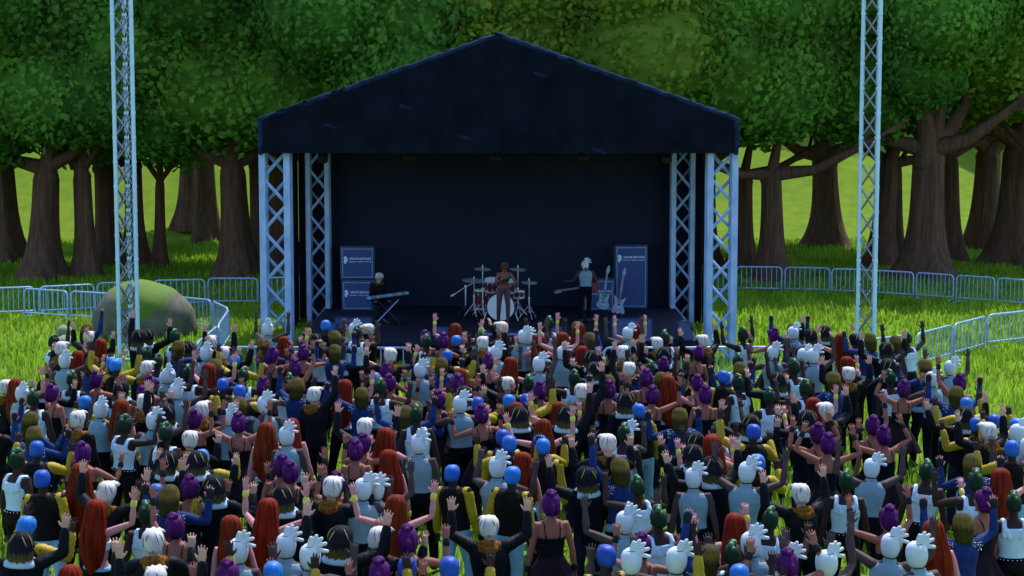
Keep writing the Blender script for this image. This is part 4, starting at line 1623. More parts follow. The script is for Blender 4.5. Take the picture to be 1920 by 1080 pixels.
def make_hairs():
    up = [(1.742, -0.012, 0.018, 0.020, None), (1.735, -0.012, 0.050, 0.058, None)]
    mb = hair_rings(up + [(1.712, -0.012, 0.084, 0.094, None), (1.675, -0.012, 0.104, 0.112, 0.082), (1.63, -0.015, 0.113, 0.115, 0.035), (1.55, -0.030, 0.126, 0.112, 0.012), (1.45, -0.052, 0.150, 0.104, 0.0), (1.35, -0.075, 0.166, 0.094, -0.01), (1.25, -0.080, 0.168, 0.086, -0.01), (1.14, -0.085, 0.146, 0.076, -0.01), (1.04, -0.088, 0.105, 0.060, None), (0.96, -0.09, 0.055, 0.04, None), (0.92, -0.09, 0.012, 0.012, None)], 64, 0.035, 13, 5, 0.0, 3)
    HAIR['R'] = [("hair", mb.mesh("hair", "hair_red"), "hair_red")]
    mb = hair_rings([(1.722, -0.010, 0.018, 0.020, None), (1.717, -0.010, 0.045, 0.050, None), (1.698, -0.010, 0.072, 0.084, None), (1.665, -0.010, 0.088, 0.102, None), (1.63, -0.013, 0.092, 0.106, 0.060), (1.585, -0.02, 0.090, 0.104, 0.012), (1.545, -0.03, 0.078, 0.088, 0.0), (1.525, -0.03, 0.05, 0.06, 0.0)], 60, 0.014, 11, 2, 0.0, 5)
    HAIR['B'] = [("hair", mb.mesh("hair", "hair_blue"), "hair_blue")]
    pw = [(1.742, 0.0, 0.02, 0.02, None), (1.734, 0.0, 0.056, 0.062, None), (1.708, -0.004, 0.088, 0.098, None), (1.668, -0.008, 0.104, 0.114, None), (1.625, -0.014, 0.106, 0.113, 0.075), (1.58, -0.02, 0.098, 0.104, 0.02), (1.545, -0.03, 0.084, 0.085, 0.0), (1.525, -0.035, 0.055, 0.055, 0.0)]
    mb = hair_rings(pw, 60, 0.022, 9, 14, 0.015, 8)
    for a0, l, w in ((0.9, 0.05, 0.032), (1.5, 0.06, 0.034), (2.1, 0.045, 0.030), (0.35, 0.035, 0.03)):
        c0 = V3((0.06 * math.cos(a0), 0.07 * math.sin(a0), 1.70))
        dd = V3((math.cos(a0), math.sin(a0), 0.12)).normalized()
        mb.tube([c0, c0 + dd * (0.02 + l * 0.6), c0 + dd * (0.03 + l) - V3((0, 0, 0.012))], [w, w * 0.75, 0.006], 8)

    def on(a, z, k):
        Z = [q[0] for q in reversed(pw)]
        f = lambda j: np.interp(z, Z, [q[j] for q in reversed(pw)])
        return V3((f(2) * k * math.cos(a), f(1) + f(3) * k * math.sin(a), z))
    st = MB()
    for a0, z0, z1, tw in ((-1.25, 1.725, 1.60, 0.25), (-0.75, 1.70, 1.575, 0.5), (-2.0, 1.715, 1.64, -0.3), (-2.55, 1.68, 1.57, -0.2)):
        st.tube([on(a0 + tw * u, z0 + (z1 - z0) * u, 1.005) for u in [k / 8 for k in range(9)]], [0.0015, 0.003, 0.0045, 0.005, 0.005, 0.0045, 0.004, 0.003, 0.0015], 6)
    HAIR['W'] = [("hair", mb.mesh("hair", "hair_white"), "hair_white"), ("dark_streak", st.mesh("dark_streak", "hair_streak"), "hair_streak")]
    mb = hair_rings([(1.728, 0.0, 0.012, 0.014, None), (1.722, 0, 0.045, 0.05, None), (1.695, 0, 0.080, 0.092, None), (1.65, 0, 0.098, 0.113, None), (1.60, 0, 0.100, 0.117, None), (1.55, 0.002, 0.092, 0.110, None), (1.505, 0.008, 0.074, 0.092, None), (1.48, 0.012, 0.05, 0.065, None), (1.475, 0.012, 0.02, 0.03, None)], 40, 0.0, 5, 0)
    sp = MB()
    for k, an in enumerate((0, 17, 34, 53, 80)):
        a = math.radians(an)
        d = V3((math.sin(a), -0.10 + 0.09 * (k % 2), math.cos(a)))
        b0 = V3((0.004 + 0.040 * math.sin(a), -0.03 - 0.014 * (k % 2), 1.648 + 0.03 * math.cos(a)))
        ln = (0.112, 0.140, 0.140, 0.130, 0.112)[k]
        sp.tube([b0, b0 + d * ln * 0.55 + V3((0, 0, 0.006)), b0 + d * ln + V3((0.015, 0, -0.015 * abs(math.sin(a))))], [0.026, 0.0215, 0.0185], 9)
    sp.ell((0.022, -0.025, 1.690), (0.052, 0.045, 0.040), 12, 8)
    sp_me = evaluated(sp, "mask_crest", [('REMESH', dict(mode='VOXEL', voxel_size=0.008)), ('SMOOTH', dict(factor=0.5, iterations=1))], "mask_white")
    HAIR['M'] = [("head_mask", mb.mesh("head_mask", "mask_white"), "mask_white"), ("mask_crest", sp_me, "mask_white")]
    mb = hair_rings([(1.722, -0.01, 0.018, 0.020, None), (1.716, -0.01, 0.045, 0.050, None), (1.697, -0.01, 0.068, 0.080, None), (1.665, -0.012, 0.083, 0.099, None), (1.63, -0.014, 0.087, 0.104, 0.055), (1.585, -0.022, 0.085, 0.100, 0.0), (1.55, -0.035, 0.073, 0.075, -0.01), (1.535, -0.04, 0.05, 0.05, -0.01)], 40, 0.012, 16, 3, 0.0, 4)
    cr = MB()
    for y, z, r in ((0.06, 1.712, 0.026), (0.025, 1.738, 0.032), (-0.015, 1.745, 0.036), (-0.055, 1.728, 0.034), (-0.085, 1.695, 0.028), (0.0, 1.758, 0.022), (-0.035, 1.756, 0.02)):
        cr.ell((0.012 * math.sin(y * 90), y, z), (r, r, r * 0.95), 10, 8)
    HAIR['G'] = [("hair", mb.mesh("hair", "hair_green"), "hair_green"), ("hair_crest", evaluated(cr, "hair_crest", [('REMESH', dict(mode='VOXEL', voxel_size=0.009)), ('SMOOTH', dict(factor=0.5, iterations=2))], "crest_green"), "crest_green")]
    mb = hair_rings([(1.732, -0.01, 0.02, 0.02, None), (1.724, -0.01, 0.050, 0.056, None), (1.700, -0.012, 0.078, 0.092, None), (1.665, -0.014, 0.094, 0.109, None), (1.625, -0.018, 0.099, 0.111, 0.05), (1.575, -0.028, 0.096, 0.103, 0.0), (1.53, -0.04, 0.082, 0.080, -0.01), (1.505, -0.045, 0.050, 0.046, -0.01)], 56, 0.034, 10, 12, 0.02, 9)
    bn = MB()
    for x, y, z, r in ((0, -0.04, 1.742, 0.042), (0.036, -0.05, 1.735, 0.030), (-0.036, -0.045, 1.736, 0.030), (0.0, -0.08, 1.722, 0.032), (0.02, -0.02, 1.752, 0.026)):
        bn.ell((x, y, z), (r, r, r * 0.9), 10, 8)
    pt = MB()
    pt.tube([(0, -0.10, 1.63), (0.008, -0.132, 1.60), (0.012, -0.135, 1.555), (0.0, -0.12, 1.50)], [0.03, 0.034, 0.030, 0.010], 10)
    HAIR['P'] = [("hair", mb.mesh("hair", "hair_purple"), "hair_purple"), ("hair_bun", evaluated(bn, "hair_bun", [('REMESH', dict(mode='VOXEL', voxel_size=0.010)), ('SMOOTH', dict(factor=0.5, iterations=2))], "hair_purple"), "hair_purple"), ("ponytail", pt.mesh("ponytail", "hair_purple"), "hair_purple")]
    mb = hair_rings([(1.738, -0.01, 0.02, 0.02, None), (1.730, -0.01, 0.055, 0.060, None), (1.705, -0.012, 0.084, 0.095, None), (1.668, -0.012, 0.100, 0.112, None), (1.625, -0.016, 0.107, 0.117, 0.05), (1.57, -0.026, 0.110, 0.115, 0.01), (1.50, -0.04, 0.108, 0.105, 0.0), (1.445, -0.055, 0.094, 0.086, -0.01), (1.415, -0.06, 0.060, 0.055, -0.02)], 60, 0.024, 14, 6, 0.02, 12)
    HAIR['D'] = [("hair", mb.mesh("hair", "hair_olive"), "hair_olive")]
    mb = hair_rings([(1.745, -0.01, 0.02, 0.02, None), (1.737, -0.01, 0.060, 0.066, None), (1.708, -0.012, 0.095, 0.104, None), (1.668, -0.012, 0.116, 0.122, None), (1.62, -0.018, 0.126, 0.127, 0.05), (1.57, -0.028, 0.131, 0.122, 0.01), (1.515, -0.040, 0.124, 0.110, 0.0), (1.475, -0.05, 0.104, 0.090, -0.01), (1.455, -0.055, 0.065, 0.055, -0.02)], 48, 0.034, 11, 10, 0.045, 15)
    rr = random.Random(4)
    for k in range(14):
        a = math.pi * (1.0 + (k + 0.5) / 14) + rr.uniform(-0.1, 0.1)
        mb.tube([(0.113 * math.cos(a), -0.03 + 0.100 * math.sin(a), 1.53), (0.122 * math.cos(a), -0.045 + 0.10 * math.sin(a), 1.475), ((0.105 + rr.uniform(-0.03, 0.02)) * math.cos(a), -0.055 + 0.09 * math.sin(a), 1.425 + rr.uniform(-0.025, 0.03))], [0.026, 0.022, 0.004], 7)
    bs = MB()
    for a0, tw, z1 in ((-1.35, 0.55, 1.58), (-2.2, -0.35, 1.62), (-0.55, 0.3, 1.60)):
        pts = []
        for k in range(7):
            u = k / 6
            z = 1.725 + (z1 - 1.725) * u
            r0 = np.interp(z, [1.56, 1.62, 1.668, 1.708, 1.737], [0.131, 0.128, 0.121, 0.101, 0.066])
            pts.append((r0 * math.cos(a0 + tw * u), -0.014 + r0 * math.sin(a0 + tw * u), z))
        bs.tube(pts, [0.002, 0.004, 0.006, 0.0065, 0.006, 0.004, 0.002], 6)
    HAIR['K'] = [("hair", mb.mesh("hair", "hair_tips"), "hair_tips"), ("blonde_strand", bs.mesh("blonde_strand", "blonde_strand"), "blonde_strand")]


make_hairs()
bm_st = MB()
for k in range(22):
    a = 2 * math.pi * k / 22
    bm_st.ell((0.177 * math.cos(a), 0.128 * math.sin(a), 0.998), (0.008, 0.008, 0.008), 6, 4)
STUDS = bm_st.mesh("belt_stud", "stud_metal")
bm_st = MB()
rr = random.Random(3)
for s in (-1, 1):
    for k in range(26):
        bm_st.ell((s * rr.uniform(0.09, 0.20), -0.012 - rr.uniform(0.045, 0.075), 1.40 + rr.uniform(-0.06, 0.035)), (0.006, 0.006, 0.006), 6, 4)
SHOULDER_STUDS = bm_st.mesh("jacket_stud", "stud_metal")

# type: build, skin, [(part, garment, material)], short name, look
TYPES = {
    'B': ('m', "skin_dark", [("jacket", 'jacket', "black_vest"), ("sleeve", 'sleeve_l', "yellow_sleeve"), ("sleeve", 'sleeve_r', "yellow_sleeve"), ("jeans", 'trousers', "jeans_light")]),
    'R': ('f', "skin_pink", [("crop_top", 'crop', "crop_white"), ("trousers", 'trousers', "black_cloth"), ("waistband", 'belt', "jeans_light"), ("wristband", 'band_l', "wristband_yellow"), ("wristband", 'band_r', "wristband_yellow")]),
    'W': ('m', "skin_pale", [("jacket", 'jacket', "leather"), ("sleeve", 'sleeve_l', "leather"), ("sleeve", 'sleeve_r', "leather"), ("fur_collar", 'fur', "fur_collar"), ("trousers", 'trousers', "black_cloth")]),
    'M': ('m', "skin_ash", [("sleeveless_top", 'vest_top', "tank_grey"), ("trousers", 'trousers', "black_cloth")]),
    'G': ('m', "skin_dark", [("tank_top", 'tank', "tank_white"), ("trousers", 'trousers', "trouser_maroon"), ("belt", 'belt', "black_cloth")]),
    'P': ('f', "skin_tan", [("bodice", 'bodice', "dress_black"), ("skirt", 'skirt', "skirt_plum"), ("wristband", 'band_l', "glove_black"), ("wristband", 'band_r', "glove_black"), ("tights", 'tights', "trouser_navy")]),
    'D': ('f', "skin_pink", [("jacket", 'jacket', "denim_blue"), ("sleeve", 'sleeve_l', "denim_blue"), ("sleeve", 'sleeve_r', "denim_blue"), ("waist_cloth", 'waist', "waist_cloth"), ("trousers", 'trousers', "black_cloth"), ("glove", 'glove_l', "glove_black"), ("glove", 'glove_r', "glove_black")]),
    'K': ('m', "skin_pale", [("coat", 'coat', "black_cloth"), ("sleeve", 'sleeve_l', "leather"), ("sleeve", 'sleeve_r', "leather"), ("collar", 'collar', "collar_white"), ("jeans", 'trousers', "trouser_navy")]),
}


STUDDED = {}


def studded(base, studs, o):
    """the garment's mesh with its metal studs set in as a second material"""
    if base.name not in STUDDED:
        me = base.copy()
        me.materials.append(MATS["stud_metal"])
        bm = bmesh.new()
        bm.from_mesh(me)
        vs = [bm.verts.new(v.co) for v in studs.vertices]
        for p in studs.polygons:
            f = bm.faces.new([vs[i] for i in p.vertices])
            f.material_index, f.smooth = 1, True
        bm.to_mesh(me)
        bm.free()
        STUDDED[base.name] = me
    m = o.material_slots[0].material
    o.data = STUDDED[base.name]
    o.material_slots[0].link = 'OBJECT'
    o.material_slots[0].material = m
    return STUDDED[base.name]


def make_person(T, pose):
    build, skin, parts = TYPES[T]
    root = put("person", body_mesh(pose, build), skin)
    for nm, me, m in HAIR[T][:1]:
        h = put(nm, me, m, root)
    for nm, me, m in HAIR[T][1:]:
        put(nm, me, m, h)
    for nm, kind, m in parts:
        o = put(nm, garment(kind, pose, build), m, root)
        if kind == 'belt' and T == 'G':
            o.data = studded(o.data, STUDS, o)
        if kind == 'jacket' and T == 'D':
            o.data = studded(o.data, SHOULDER_STUDS, o)
    for k in ('shoe_l', 'shoe_r'):
        put("shoe", garment(k, pose, build), "shoe_black", root)
    return root


# heads read off the photograph: tile origin, then (x, y, kind, pose) in quarter pixels of that tile
CROWD = [
    ((0, 580), [(400, 235, 'G', 's'), (640, 175, 'D', 's'), (700, 195, 'W', 'm'), (680, 262, 'R', 'a'), (435, 320, 'W', 'm'), (505, 372, 'M', 'a'), (566, 350, 'R', 'm'), (620, 405, 'D', 'm'), (803, 415, 'B', 'u'), (908, 438, 'B', 'm'),
                (1030, 215, 'K', 's'), (1040, 335, 'G', 'm'), (1137, 370, 'G', 'd'), (1130, 200, 'K', 'a'), (1310, 218, 'G', 'd'), (1350, 310, 'D', 'm'), (1420, 270, 'K', 's'), (1590, 255, 'W', 'a'), (1562, 345, 'M', 'm'), (1640, 330, 'K', 'm'), (1718, 350, 'W', 'w'),
                (1780, 385, 'B', 'm'), (1570, 485, 'R', 'u'), (1662, 455, 'D', 'm'), (1400, 500, 'G', 'm'), (1075, 452, 'W', 'd'), (1235, 500, 'M', 'a'), (1130, 565, 'P', 'm'), (770, 525, 'P', 'm'), (1115, 625, 'P', 'a'), (1335, 622, 'M', 'a'), (1676, 562, 'B', 'd'), (1780, 505, 'G', 'm'),
                (1855, 640, 'B', 'h'), (20, 575, 'W', 'd'), (106, 602, 'M', 'm'), (178, 575, 'R', 'w'), (285, 670, 'G', 'd'), (462, 545, 'G', 'm'), (450, 625, 'P', 's'), (340, 560, 'K', 'm'), (622, 680, 'B', 'm'), (738, 752, 'M', 'm'), (895, 755, 'R', 'd'), (893, 855, 'G', 'm'),
                (1030, 700, 'W', 'm'), (1088, 842, 'M', 'a'), (1270, 785, 'K', 's'), (1600, 775, 'W', 'm'), (1672, 800, 'M', 'm'), (1480, 815, 'P', 'm'), (1805, 890, 'P', 'u'), (620, 840, 'W', 'd'), (12, 870, 'W', 'm'), (275, 930, 'D', 'm'), (1228, 950, 'G', 'd'), (1380, 975, 'W', 'm'), (1850, 735, 'D', 'm'), (130, 860, 'D', 'a'), (940, 590, 'K', 'm')]),
    ((480, 580), [(110, 160, 'M', 'u'), (175, 255, 'R', 'a'), (82, 372, 'P', 'o'), (90, 290, 'D', 'm'), (298, 455, 'P', 's'), (372, 325, 'P', 'm'), (510, 145, 'B', 's'), (490, 225, 'K', 'm'), (615, 222, 'D', 'm'), (735, 180, 'G', 'm'), (850, 130, 'W', 'm'), (700, 152, 'M', 'm'), (440, 275, 'G', 'm'), (585, 300, 'D', 'm'),
                  (955, 365, 'W', 'm'), (985, 335, 'R', 'w'), (968, 470, 'P', 'm'), (215, 535, 'G', 'm'), (288, 605, 'D', 'm'), (455, 655, 'W', 's'), (620, 590, 'R', 'a'), (842, 505, 'B', 'd'), (800, 625, 'D', 'm'), (910, 615, 'G', 'm'), (1000, 558, 'P', 'm'), (25, 592, 'P', 'm'), (127, 745, 'M', 'd'), (318, 890, 'R', 'd'), (282, 965, 'M', 'd'), (90, 945, 'R', 'd'),
                  (782, 890, 'W', 'u'), (1068, 765, 'D', 'w'), (1232, 825, 'G', 'd'), (1160, 740, 'D', 'm'), (768, 995, 'P', 'm'), (988, 975, 'R', 'm'), (1280, 200, 'P', 'd'), (1362, 255, 'P', 'm'), (1310, 248, 'G', 'd'), (1468, 165, 'R', 'w'), (1457, 240, 'B', 'd'), (1878, 150, 'W', 'm'), (1660, 205, 'K', 'm'), (1722, 218, 'G', 'm'), (1742, 265, 'W', 'a'), (1262, 435, 'M', 'd'),
                  (1410, 360, 'B', 's'), (1388, 400, 'D', 'm'), (1480, 478, 'R', 'm'), (1465, 575, 'P', 'm'), (1555, 545, 'P', 'a'), (1838, 335, 'M', 'm'), (1866, 425, 'R', 'm'), (1712, 390, 'P', 'd'), (1872, 555, 'W', 'a'), (1690, 695, 'B', 'm'), (1382, 690, 'P', 'd'), (1742, 790, 'P', 'm'), (1612, 640, 'K', 'm'), (1868, 690, 'B', 's'), (1888, 985, 'B', 'd'), (1560, 730, 'M', 'm')]),
    ((960, 580), [(250, 125, 'G', 'm'), (40, 225, 'M', 'm'), (130, 210, 'M', 'a'), (195, 230, 'R', 'm'), (318, 235, 'R', 'u'), (465, 150, 'R', 'u'), (520, 140, 'D', 'd'), (600, 210, 'D', 'm'), (372, 310, 'M', 'w'), (545, 330, 'R', 'd'), (892, 145, 'R', 'u'), (868, 172, 'M', 'u'), (1105, 240, 'W', 'm'), (1190, 230, 'G', 'm'), (1500, 225, 'W', 'u'),
                  (1370, 325, 'P', 'd'), (1757, 195, 'G', 'u'), (615, 360, 'K', 'a'), (860, 345, 'W', 'm'), (846, 438, 'W', 's'), (186, 435, 'M', 's'), (412, 505, 'G', 'm'), (985, 430, 'G', 'u'), (1115, 340, 'K', 'a'), (705, 540, 'D', 'm'), (1000, 545, 'P', 'm'), (1018, 655, 'P', 'u'), (1025, 755, 'B', 'd'), (1150, 515, 'D', 'm'), (1225, 560, 'R', 'a'), (1425, 545, 'P', 'm'), (1425, 650, 'P', 'd'),
                  (1560, 520, 'B', 'd'), (1640, 420, 'G', 'm'), (1732, 472, 'D', 'm'), (1745, 555, 'G', 'd'), (255, 625, 'P', 'm'), (92, 675, 'B', 'm'), (535, 655, 'W', 's'), (705, 620, 'P', 'd'), (400, 735, 'R', 'm'), (360, 820, 'K', 's'), (250, 910, 'R', 'w'), (55, 800, 'K', 'm'), (1755, 850, 'K', 'm'), (1785, 945, 'B', 'a'), (855, 905, 'M', 'm'), (795, 950, 'G', 'd'), (205, 985, 'B', 'm'),
                  (1545, 925, 'G', 'm'), (1560, 995, 'R', 'm'), (1375, 975, 'K', 'm'), (130, 560, 'G', 'm'), (880, 720, 'K', 'd'), (20, 760, 'R', 'm'), (1265, 820, 'D', 'm'), (640, 430, 'K', 'm'), (1100, 420, 'P', 'w')]),
    ((1440, 580), [(30, 215, 'P', 'm'), (155, 145, 'D', 'u'), (240, 175, 'M', 'm'), (312, 225, 'K', 'm'), (410, 170, 'K', 'a'), (580, 235, 'R', 'u'), (745, 255, 'D', 'm'), (630, 230, 'K', 'm'), (1075, 225, 'G', 'u'), (990, 235, 'D', 'm'), (68, 335, 'M', 'm'), (205, 345, 'M', 'm'), (360, 365, 'M', 'u'), (640, 400, 'R', 'm'), (600, 475, 'W', 'u'), (870, 310, 'K', 'u'), (912, 435, 'K', 'm'),
                   (985, 505, 'G', 's'), (1168, 455, 'D', 'm'), (1335, 425, 'M', 'u'), (1262, 525, 'M', 'm'), (1472, 570, 'P', 's'), (962, 600, 'P', 'o'), (1370, 645, 'D', 'h'), (1470, 705, 'B', 'm'), (55, 565, 'K', 'm'), (45, 660, 'G', 'm'), (240, 465, 'G', 'm'), (297, 585, 'G', 'm'), (332, 715, 'R', 'a'), (525, 775, 'W', 'u'), (290, 840, 'K', 'm'), (800, 880, 'P', 's'), (935, 930, 'P', 'o'), (415, 965, 'P', 'o'),
                   (1600, 865, 'B', 'm'), (1715, 820, 'B', 'm'), (1657, 935, 'W', 'u'), (1440, 800, 'K', 'w'), (1890, 945, 'M', 'm'), (1808, 900, 'B', 'm'), (500, 560, 'D', 'm')]),
    ((0, 830), [(240, 60, 'B', 'm'), (690, 90, 'P', 'm'), (1200, 120, 'K', 'm'), (1585, 90, 'B', 's'), (1500, 150, 'K', 'm'), (392, 300, 'B', 'd'), (525, 270, 'R', 'd'), (735, 385, 'W', 'u'), (710, 510, 'R', 'a'), (1145, 360, 'B', 's'), (1360, 350, 'P', 'm'), (1258, 430, 'D', 'm'), (1125, 505, 'G', 'd'), (1645, 330, 'K', 'a'), (1175, 760, 'W', 'm'), (80, 740, 'K', 'a'),
                (175, 655, 'B', 'm'), (1800, 620, 'R', 'd'), (1780, 835, 'M', 'd'), (510, 1000, 'R', 'd'), (1395, 620, 'P', 's'), (95, 150, 'G', 'd'), (1185, 1015, 'W', 'u'), (1775, 1010, 'P', 'm')]),
    ((480, 830), [(142, 180, 'P', 'd'), (762, 50, 'P', 'd'), (1255, 30, 'M', 'd'), (1585, 222, 'B', 'd'), (1745, 228, 'M', 'm'), (1842, 260, 'B', 'd'), (615, 290, 'P', 'm'), (750, 345, 'M', 'm'), (918, 325, 'M', 'm'), (295, 400, 'K', 'd'), (430, 385, 'W', 'm'), (105, 520, 'R', 'u'), (985, 490, 'R', 'w'), (1010, 130, 'R', 'd'), (245, 790, 'M', 'd'), (250, 945, 'B', 'm'), (390, 920, 'M', 'm'), (535, 770, 'K', 'u'),
                  (980, 765, 'W', 'm'), (1150, 765, 'P', 'm'), (1740, 625, 'W', 'u'), (1152, 965, 'B', 'm'), (1455, 985, 'B', 's'), (275, 210, 'P', 'm'), (1880, 35, 'B', 'h'), (1000, 990, 'P', 'm')]),
    ((960, 830), [(92, 130, 'R', 'd'), (230, 35, 'B', 'd'), (305, 485, 'P', 'd'), (640, 230, 'K', 'u'), (800, 235, 'D', 's'), (1000, 300, 'G', 'm'), (935, 570, 'M', 'h'), (1125, 565, 'G', 'd'), (980, 765, 'P', 'm'), (772, 895, 'B', 'd'), (905, 905, 'M', 'm'), (1015, 905, 'M', 'm'), (1380, 255, 'M', 'd'), (1335, 90, 'K', 'd'), (1520, 45, 'R', 'm'), (1695, 255, 'M', 'u'),
                  (1830, 175, 'B', 'm'), (1520, 215, 'K', 'w'), (1665, 595, 'R', 'm'), (1800, 590, 'G', 'm'), (1400, 830, 'D', 's'), (1690, 830, 'G', 'a'), (1885, 790, 'M', 'm'), (720, 50, 'W', 'm'), (1785, 1005, 'B', 'm')]),
    ((1440, 830), [(290, 372, 'W', 'u'), (575, 275, 'G', 'd'), (1112, 215, 'G', 'd'), (725, 170, 'M', 'u'), (412, 20, 'P', 'o'), (967, 565, 'P', 'u'), (858, 765, 'M', 'h'), (465, 915, 'M', 'h'), (250, 960, 'P', 'o'), (40, 850, 'M', 'm'), (1320, 690, 'R', 'd'), (1220, 880, 'M', 'd'), (1470, 600, 'D', 'u'), (1530, 310, 'G', 'm'), (1675, 300, 'R', 'a'), (1575, 175, 'D', 'm'), (1590, 460, 'P', 'd'), (1850, 440, 'G', 'd'), (1855, 65, 'B', 'm'), (1905, 30, 'M', 'm')]),
]
SHORT = {'B': "blue head", 'R': "redhead", 'W': "white haired one", 'M': "masked one", 'G': "green crest", 'P': "purple bun", 'D': "blonde denim wearer", 'K': "black and yellow mop"}
LOOK = {'B': "blue haired person with yellow sleeves", 'R': "person with very long red hair", 'W': "white haired person in black jacket", 'M': "person in white crested mask", 'G': "green haired person in white tank", 'P': "purple haired person in black dress", 'D': "olive blonde person in denim jacket", 'K': "person with black yellow-tipped hair"}
POSET = {'u': "both hands up", 'w': "arms spread high", 'h': "both hands overhead", 'a': "one hand high", 'm': "hands before the chest", 'c': "hands raised to face height", 'f': "hands raised forward", 'k': "one hand above the other", 'd': "arms down", 's': "one arm straight up", 'o': "elbows out, hands overhead"}
HZ = 1.605
people = []
pose_rng = random.Random(5)
for (ox, oy), rows in CROWD:
    for zx, zy, T, ps in rows:
        if ps == 'm':
            ps = pose_rng.choice("mccfkcf")
        elif T == 'B' and ps in 'sh':
            ps = 'c'
        elif ps == 'h':
            ps = 'u'
        people.append([ox + zx / 4, oy + zy / 4, T, ps])
# settle them on the ground and keep bodies apart
spots = np.array([at(px, py, HZ)[:2] for px, py, _, _ in people])
for it in range(30):
    d = spots[:, None] - spots[None]
    # bodies are wide across the view and shallow along it
    ds = np.sqrt((d[..., 0] / 0.40) ** 2 + (d[..., 1] / 0.34) ** 2) + np.eye(len(spots)) * 9
    mv = np.zeros_like(spots)
    ii, jj = np.where(ds < 1)
    for i, j in zip(ii, jj):
        if i < j:
            v = d[i, j] * np.array([0.55, 1.0])
            n = np.linalg.norm(v)
            v = v / n if n > 1e-6 else np.array([0.0, 1.0])
            s = (1 - ds[i, j]) * 0.10
            mv[i] += v * s
            mv[j] -= v * s
    spots += mv
prng = random.Random(21)
PROTO = {}
roots = []
for (px, py, T, ps), (x, y) in zip(people, spots):
    k = (T, ps)
    if k not in PROTO:
        PROTO[k] = o = make_person(T, ps)
    else:
        o = copy_thing(PROTO[k])
    s = prng.uniform(0.965, 1.03)
    mir = -1 if (prng.random() < 0.5 and T != 'M') else 1
    face = math.atan2(SX - x, 46 - y)
    o.location = (x, y, 0)
    o.rotation_euler = (prng.uniform(-0.09, 0.03), prng.uniform(-0.08, 0.08), -face + prng.uniform(-0.42, 0.42))
    o.scale = (s * mir, s, s)
    roots.append(o)
TURN = {(692.5, 612.5): 2.6, (949.5, 617.5): 1.2, (725, 1021.25): -0.9}
for (px, py, T, ps), o in zip(people, roots):
    for (tx, ty), a in TURN.items():
        if abs(px - tx) < 0.6 and abs(py - ty) < 0.6:
            o.rotation_euler[2] += a


def crowd_labels():
    n = len(people)
    P = np.array([project((o.location.x, o.location.y, HZ)) for o in roots])
    W = np.array([[o.location.x, o.location.y] for o in roots])
    cand = [[] for _ in range(n)]
    rowname = lambda y: "in the barrier rows" if y < 680 else "in the crowd's middle" if y < 830 else "in the near rows" if y < 960 else "in the nearest row"
    lm = [(95, "far left"), (240, "below the left mast"), (420, "below the barrier bend"), (530, "below the left stage post"), (680, "below the stacked cabinets"), (820, "below the keyboard"), (940, "below the drum kit"), (1090, "below the guitarist"), (1190, "below the tall cabinet"), (1345, "below the right stage post"), (1480, "left of the right mast"), (1625, "below the right mast"), (1750, "right of the right mast"), (1880, "far right")]
    for i in range(n):
        T, ps = people[i][2], people[i][3]
        d = P - P[i]
        s = (P[i][1] - 175) / 4.45
        def near(mask):
            k = np.where(mask)[0]
            k = k[k != i]
            return None if not len(k) else k[np.argmin((d[k] ** 2).sum(1))]
        le = near((d[:, 0] < -0.12 * s) & (np.abs(d[:, 1]) < 0.45 * s) & (d[:, 0] > -1.4 * s))
        ri = near((d[:, 0] > 0.12 * s) & (np.abs(d[:, 1]) < 0.45 * s) & (d[:, 0] < 1.4 * s))
        ah = near((d[:, 1] < -0.12 * s) & (np.abs(d[:, 0]) < 0.35 * s) & (d[:, 1] > -1.5 * s))
        l = min(lm, key=lambda q: abs(q[0] - P[i][0]))[1]
        b = LOOK[T]
        c = []
        sh = lambda k: SHORT[people[k][2]]
        c.append(f"{b}, {POSET[ps]}, {rowname(P[i][1])}")
        if ah is not None:
            c.append(f"{b}, {POSET[ps]}, behind a {sh(ah)}")
        if le is not None:
            c.append(f"{b}, {POSET[ps]}, right of a {sh(le)}")
        if ri is not None:
            c.append(f"{b}, {POSET[ps]}, left of a {sh(ri)}")
        if ah is not None:
            c.append(f"{b} behind a {sh(ah)}, {l}")
        c.append(f"{b}, {POSET[ps]}, {l}")
        if le is not None and ri is not None:
            c.append(f"{b} between a {sh(le)} and a {sh(ri)}")
        if ah is not None and ri is not None:
            c.append(f"{b} behind a {sh(ah)}, left of a {sh(ri)}")
        if ah is not None and le is not None:
            c.append(f"{b} behind a {sh(ah)}, right of a {sh(le)}")
        cand[i] = [q for q in c if len(q.split()) <= 16]
    count = {}
    for c in cand:
        for q in set(c):
            count[q] = count.get(q, 0) + 1
    used = set()
    ordw = ["leftmost", "second", "third", "fourth", "fifth", "sixth", "seventh", "eighth", "ninth", "tenth", "eleventh", "twelfth", "thirteenth", "fourteenth", "fifteenth", "sixteenth"]
    band = lambda y: 0 if y < 680 else 1 if y < 830 else 2 if y < 960 else 3
    for i, o in enumerate(roots):
        T = people[i][2]
        q = next((q for q in cand[i] if count[q] == 1), None)
        if q is None:
            same = sorted([k for k in range(n) if people[k][2] == T and band(P[k][1]) == band(P[i][1])], key=lambda k: P[k][0])
            m = same.index(i)
            w = ordw[m] if m < len(ordw) else "late"
            q = f"{LOOK[T]}, {w} from left {rowname(P[i][1])}"
        tag(o, q, "person", "concert crowd")


crowd_labels()


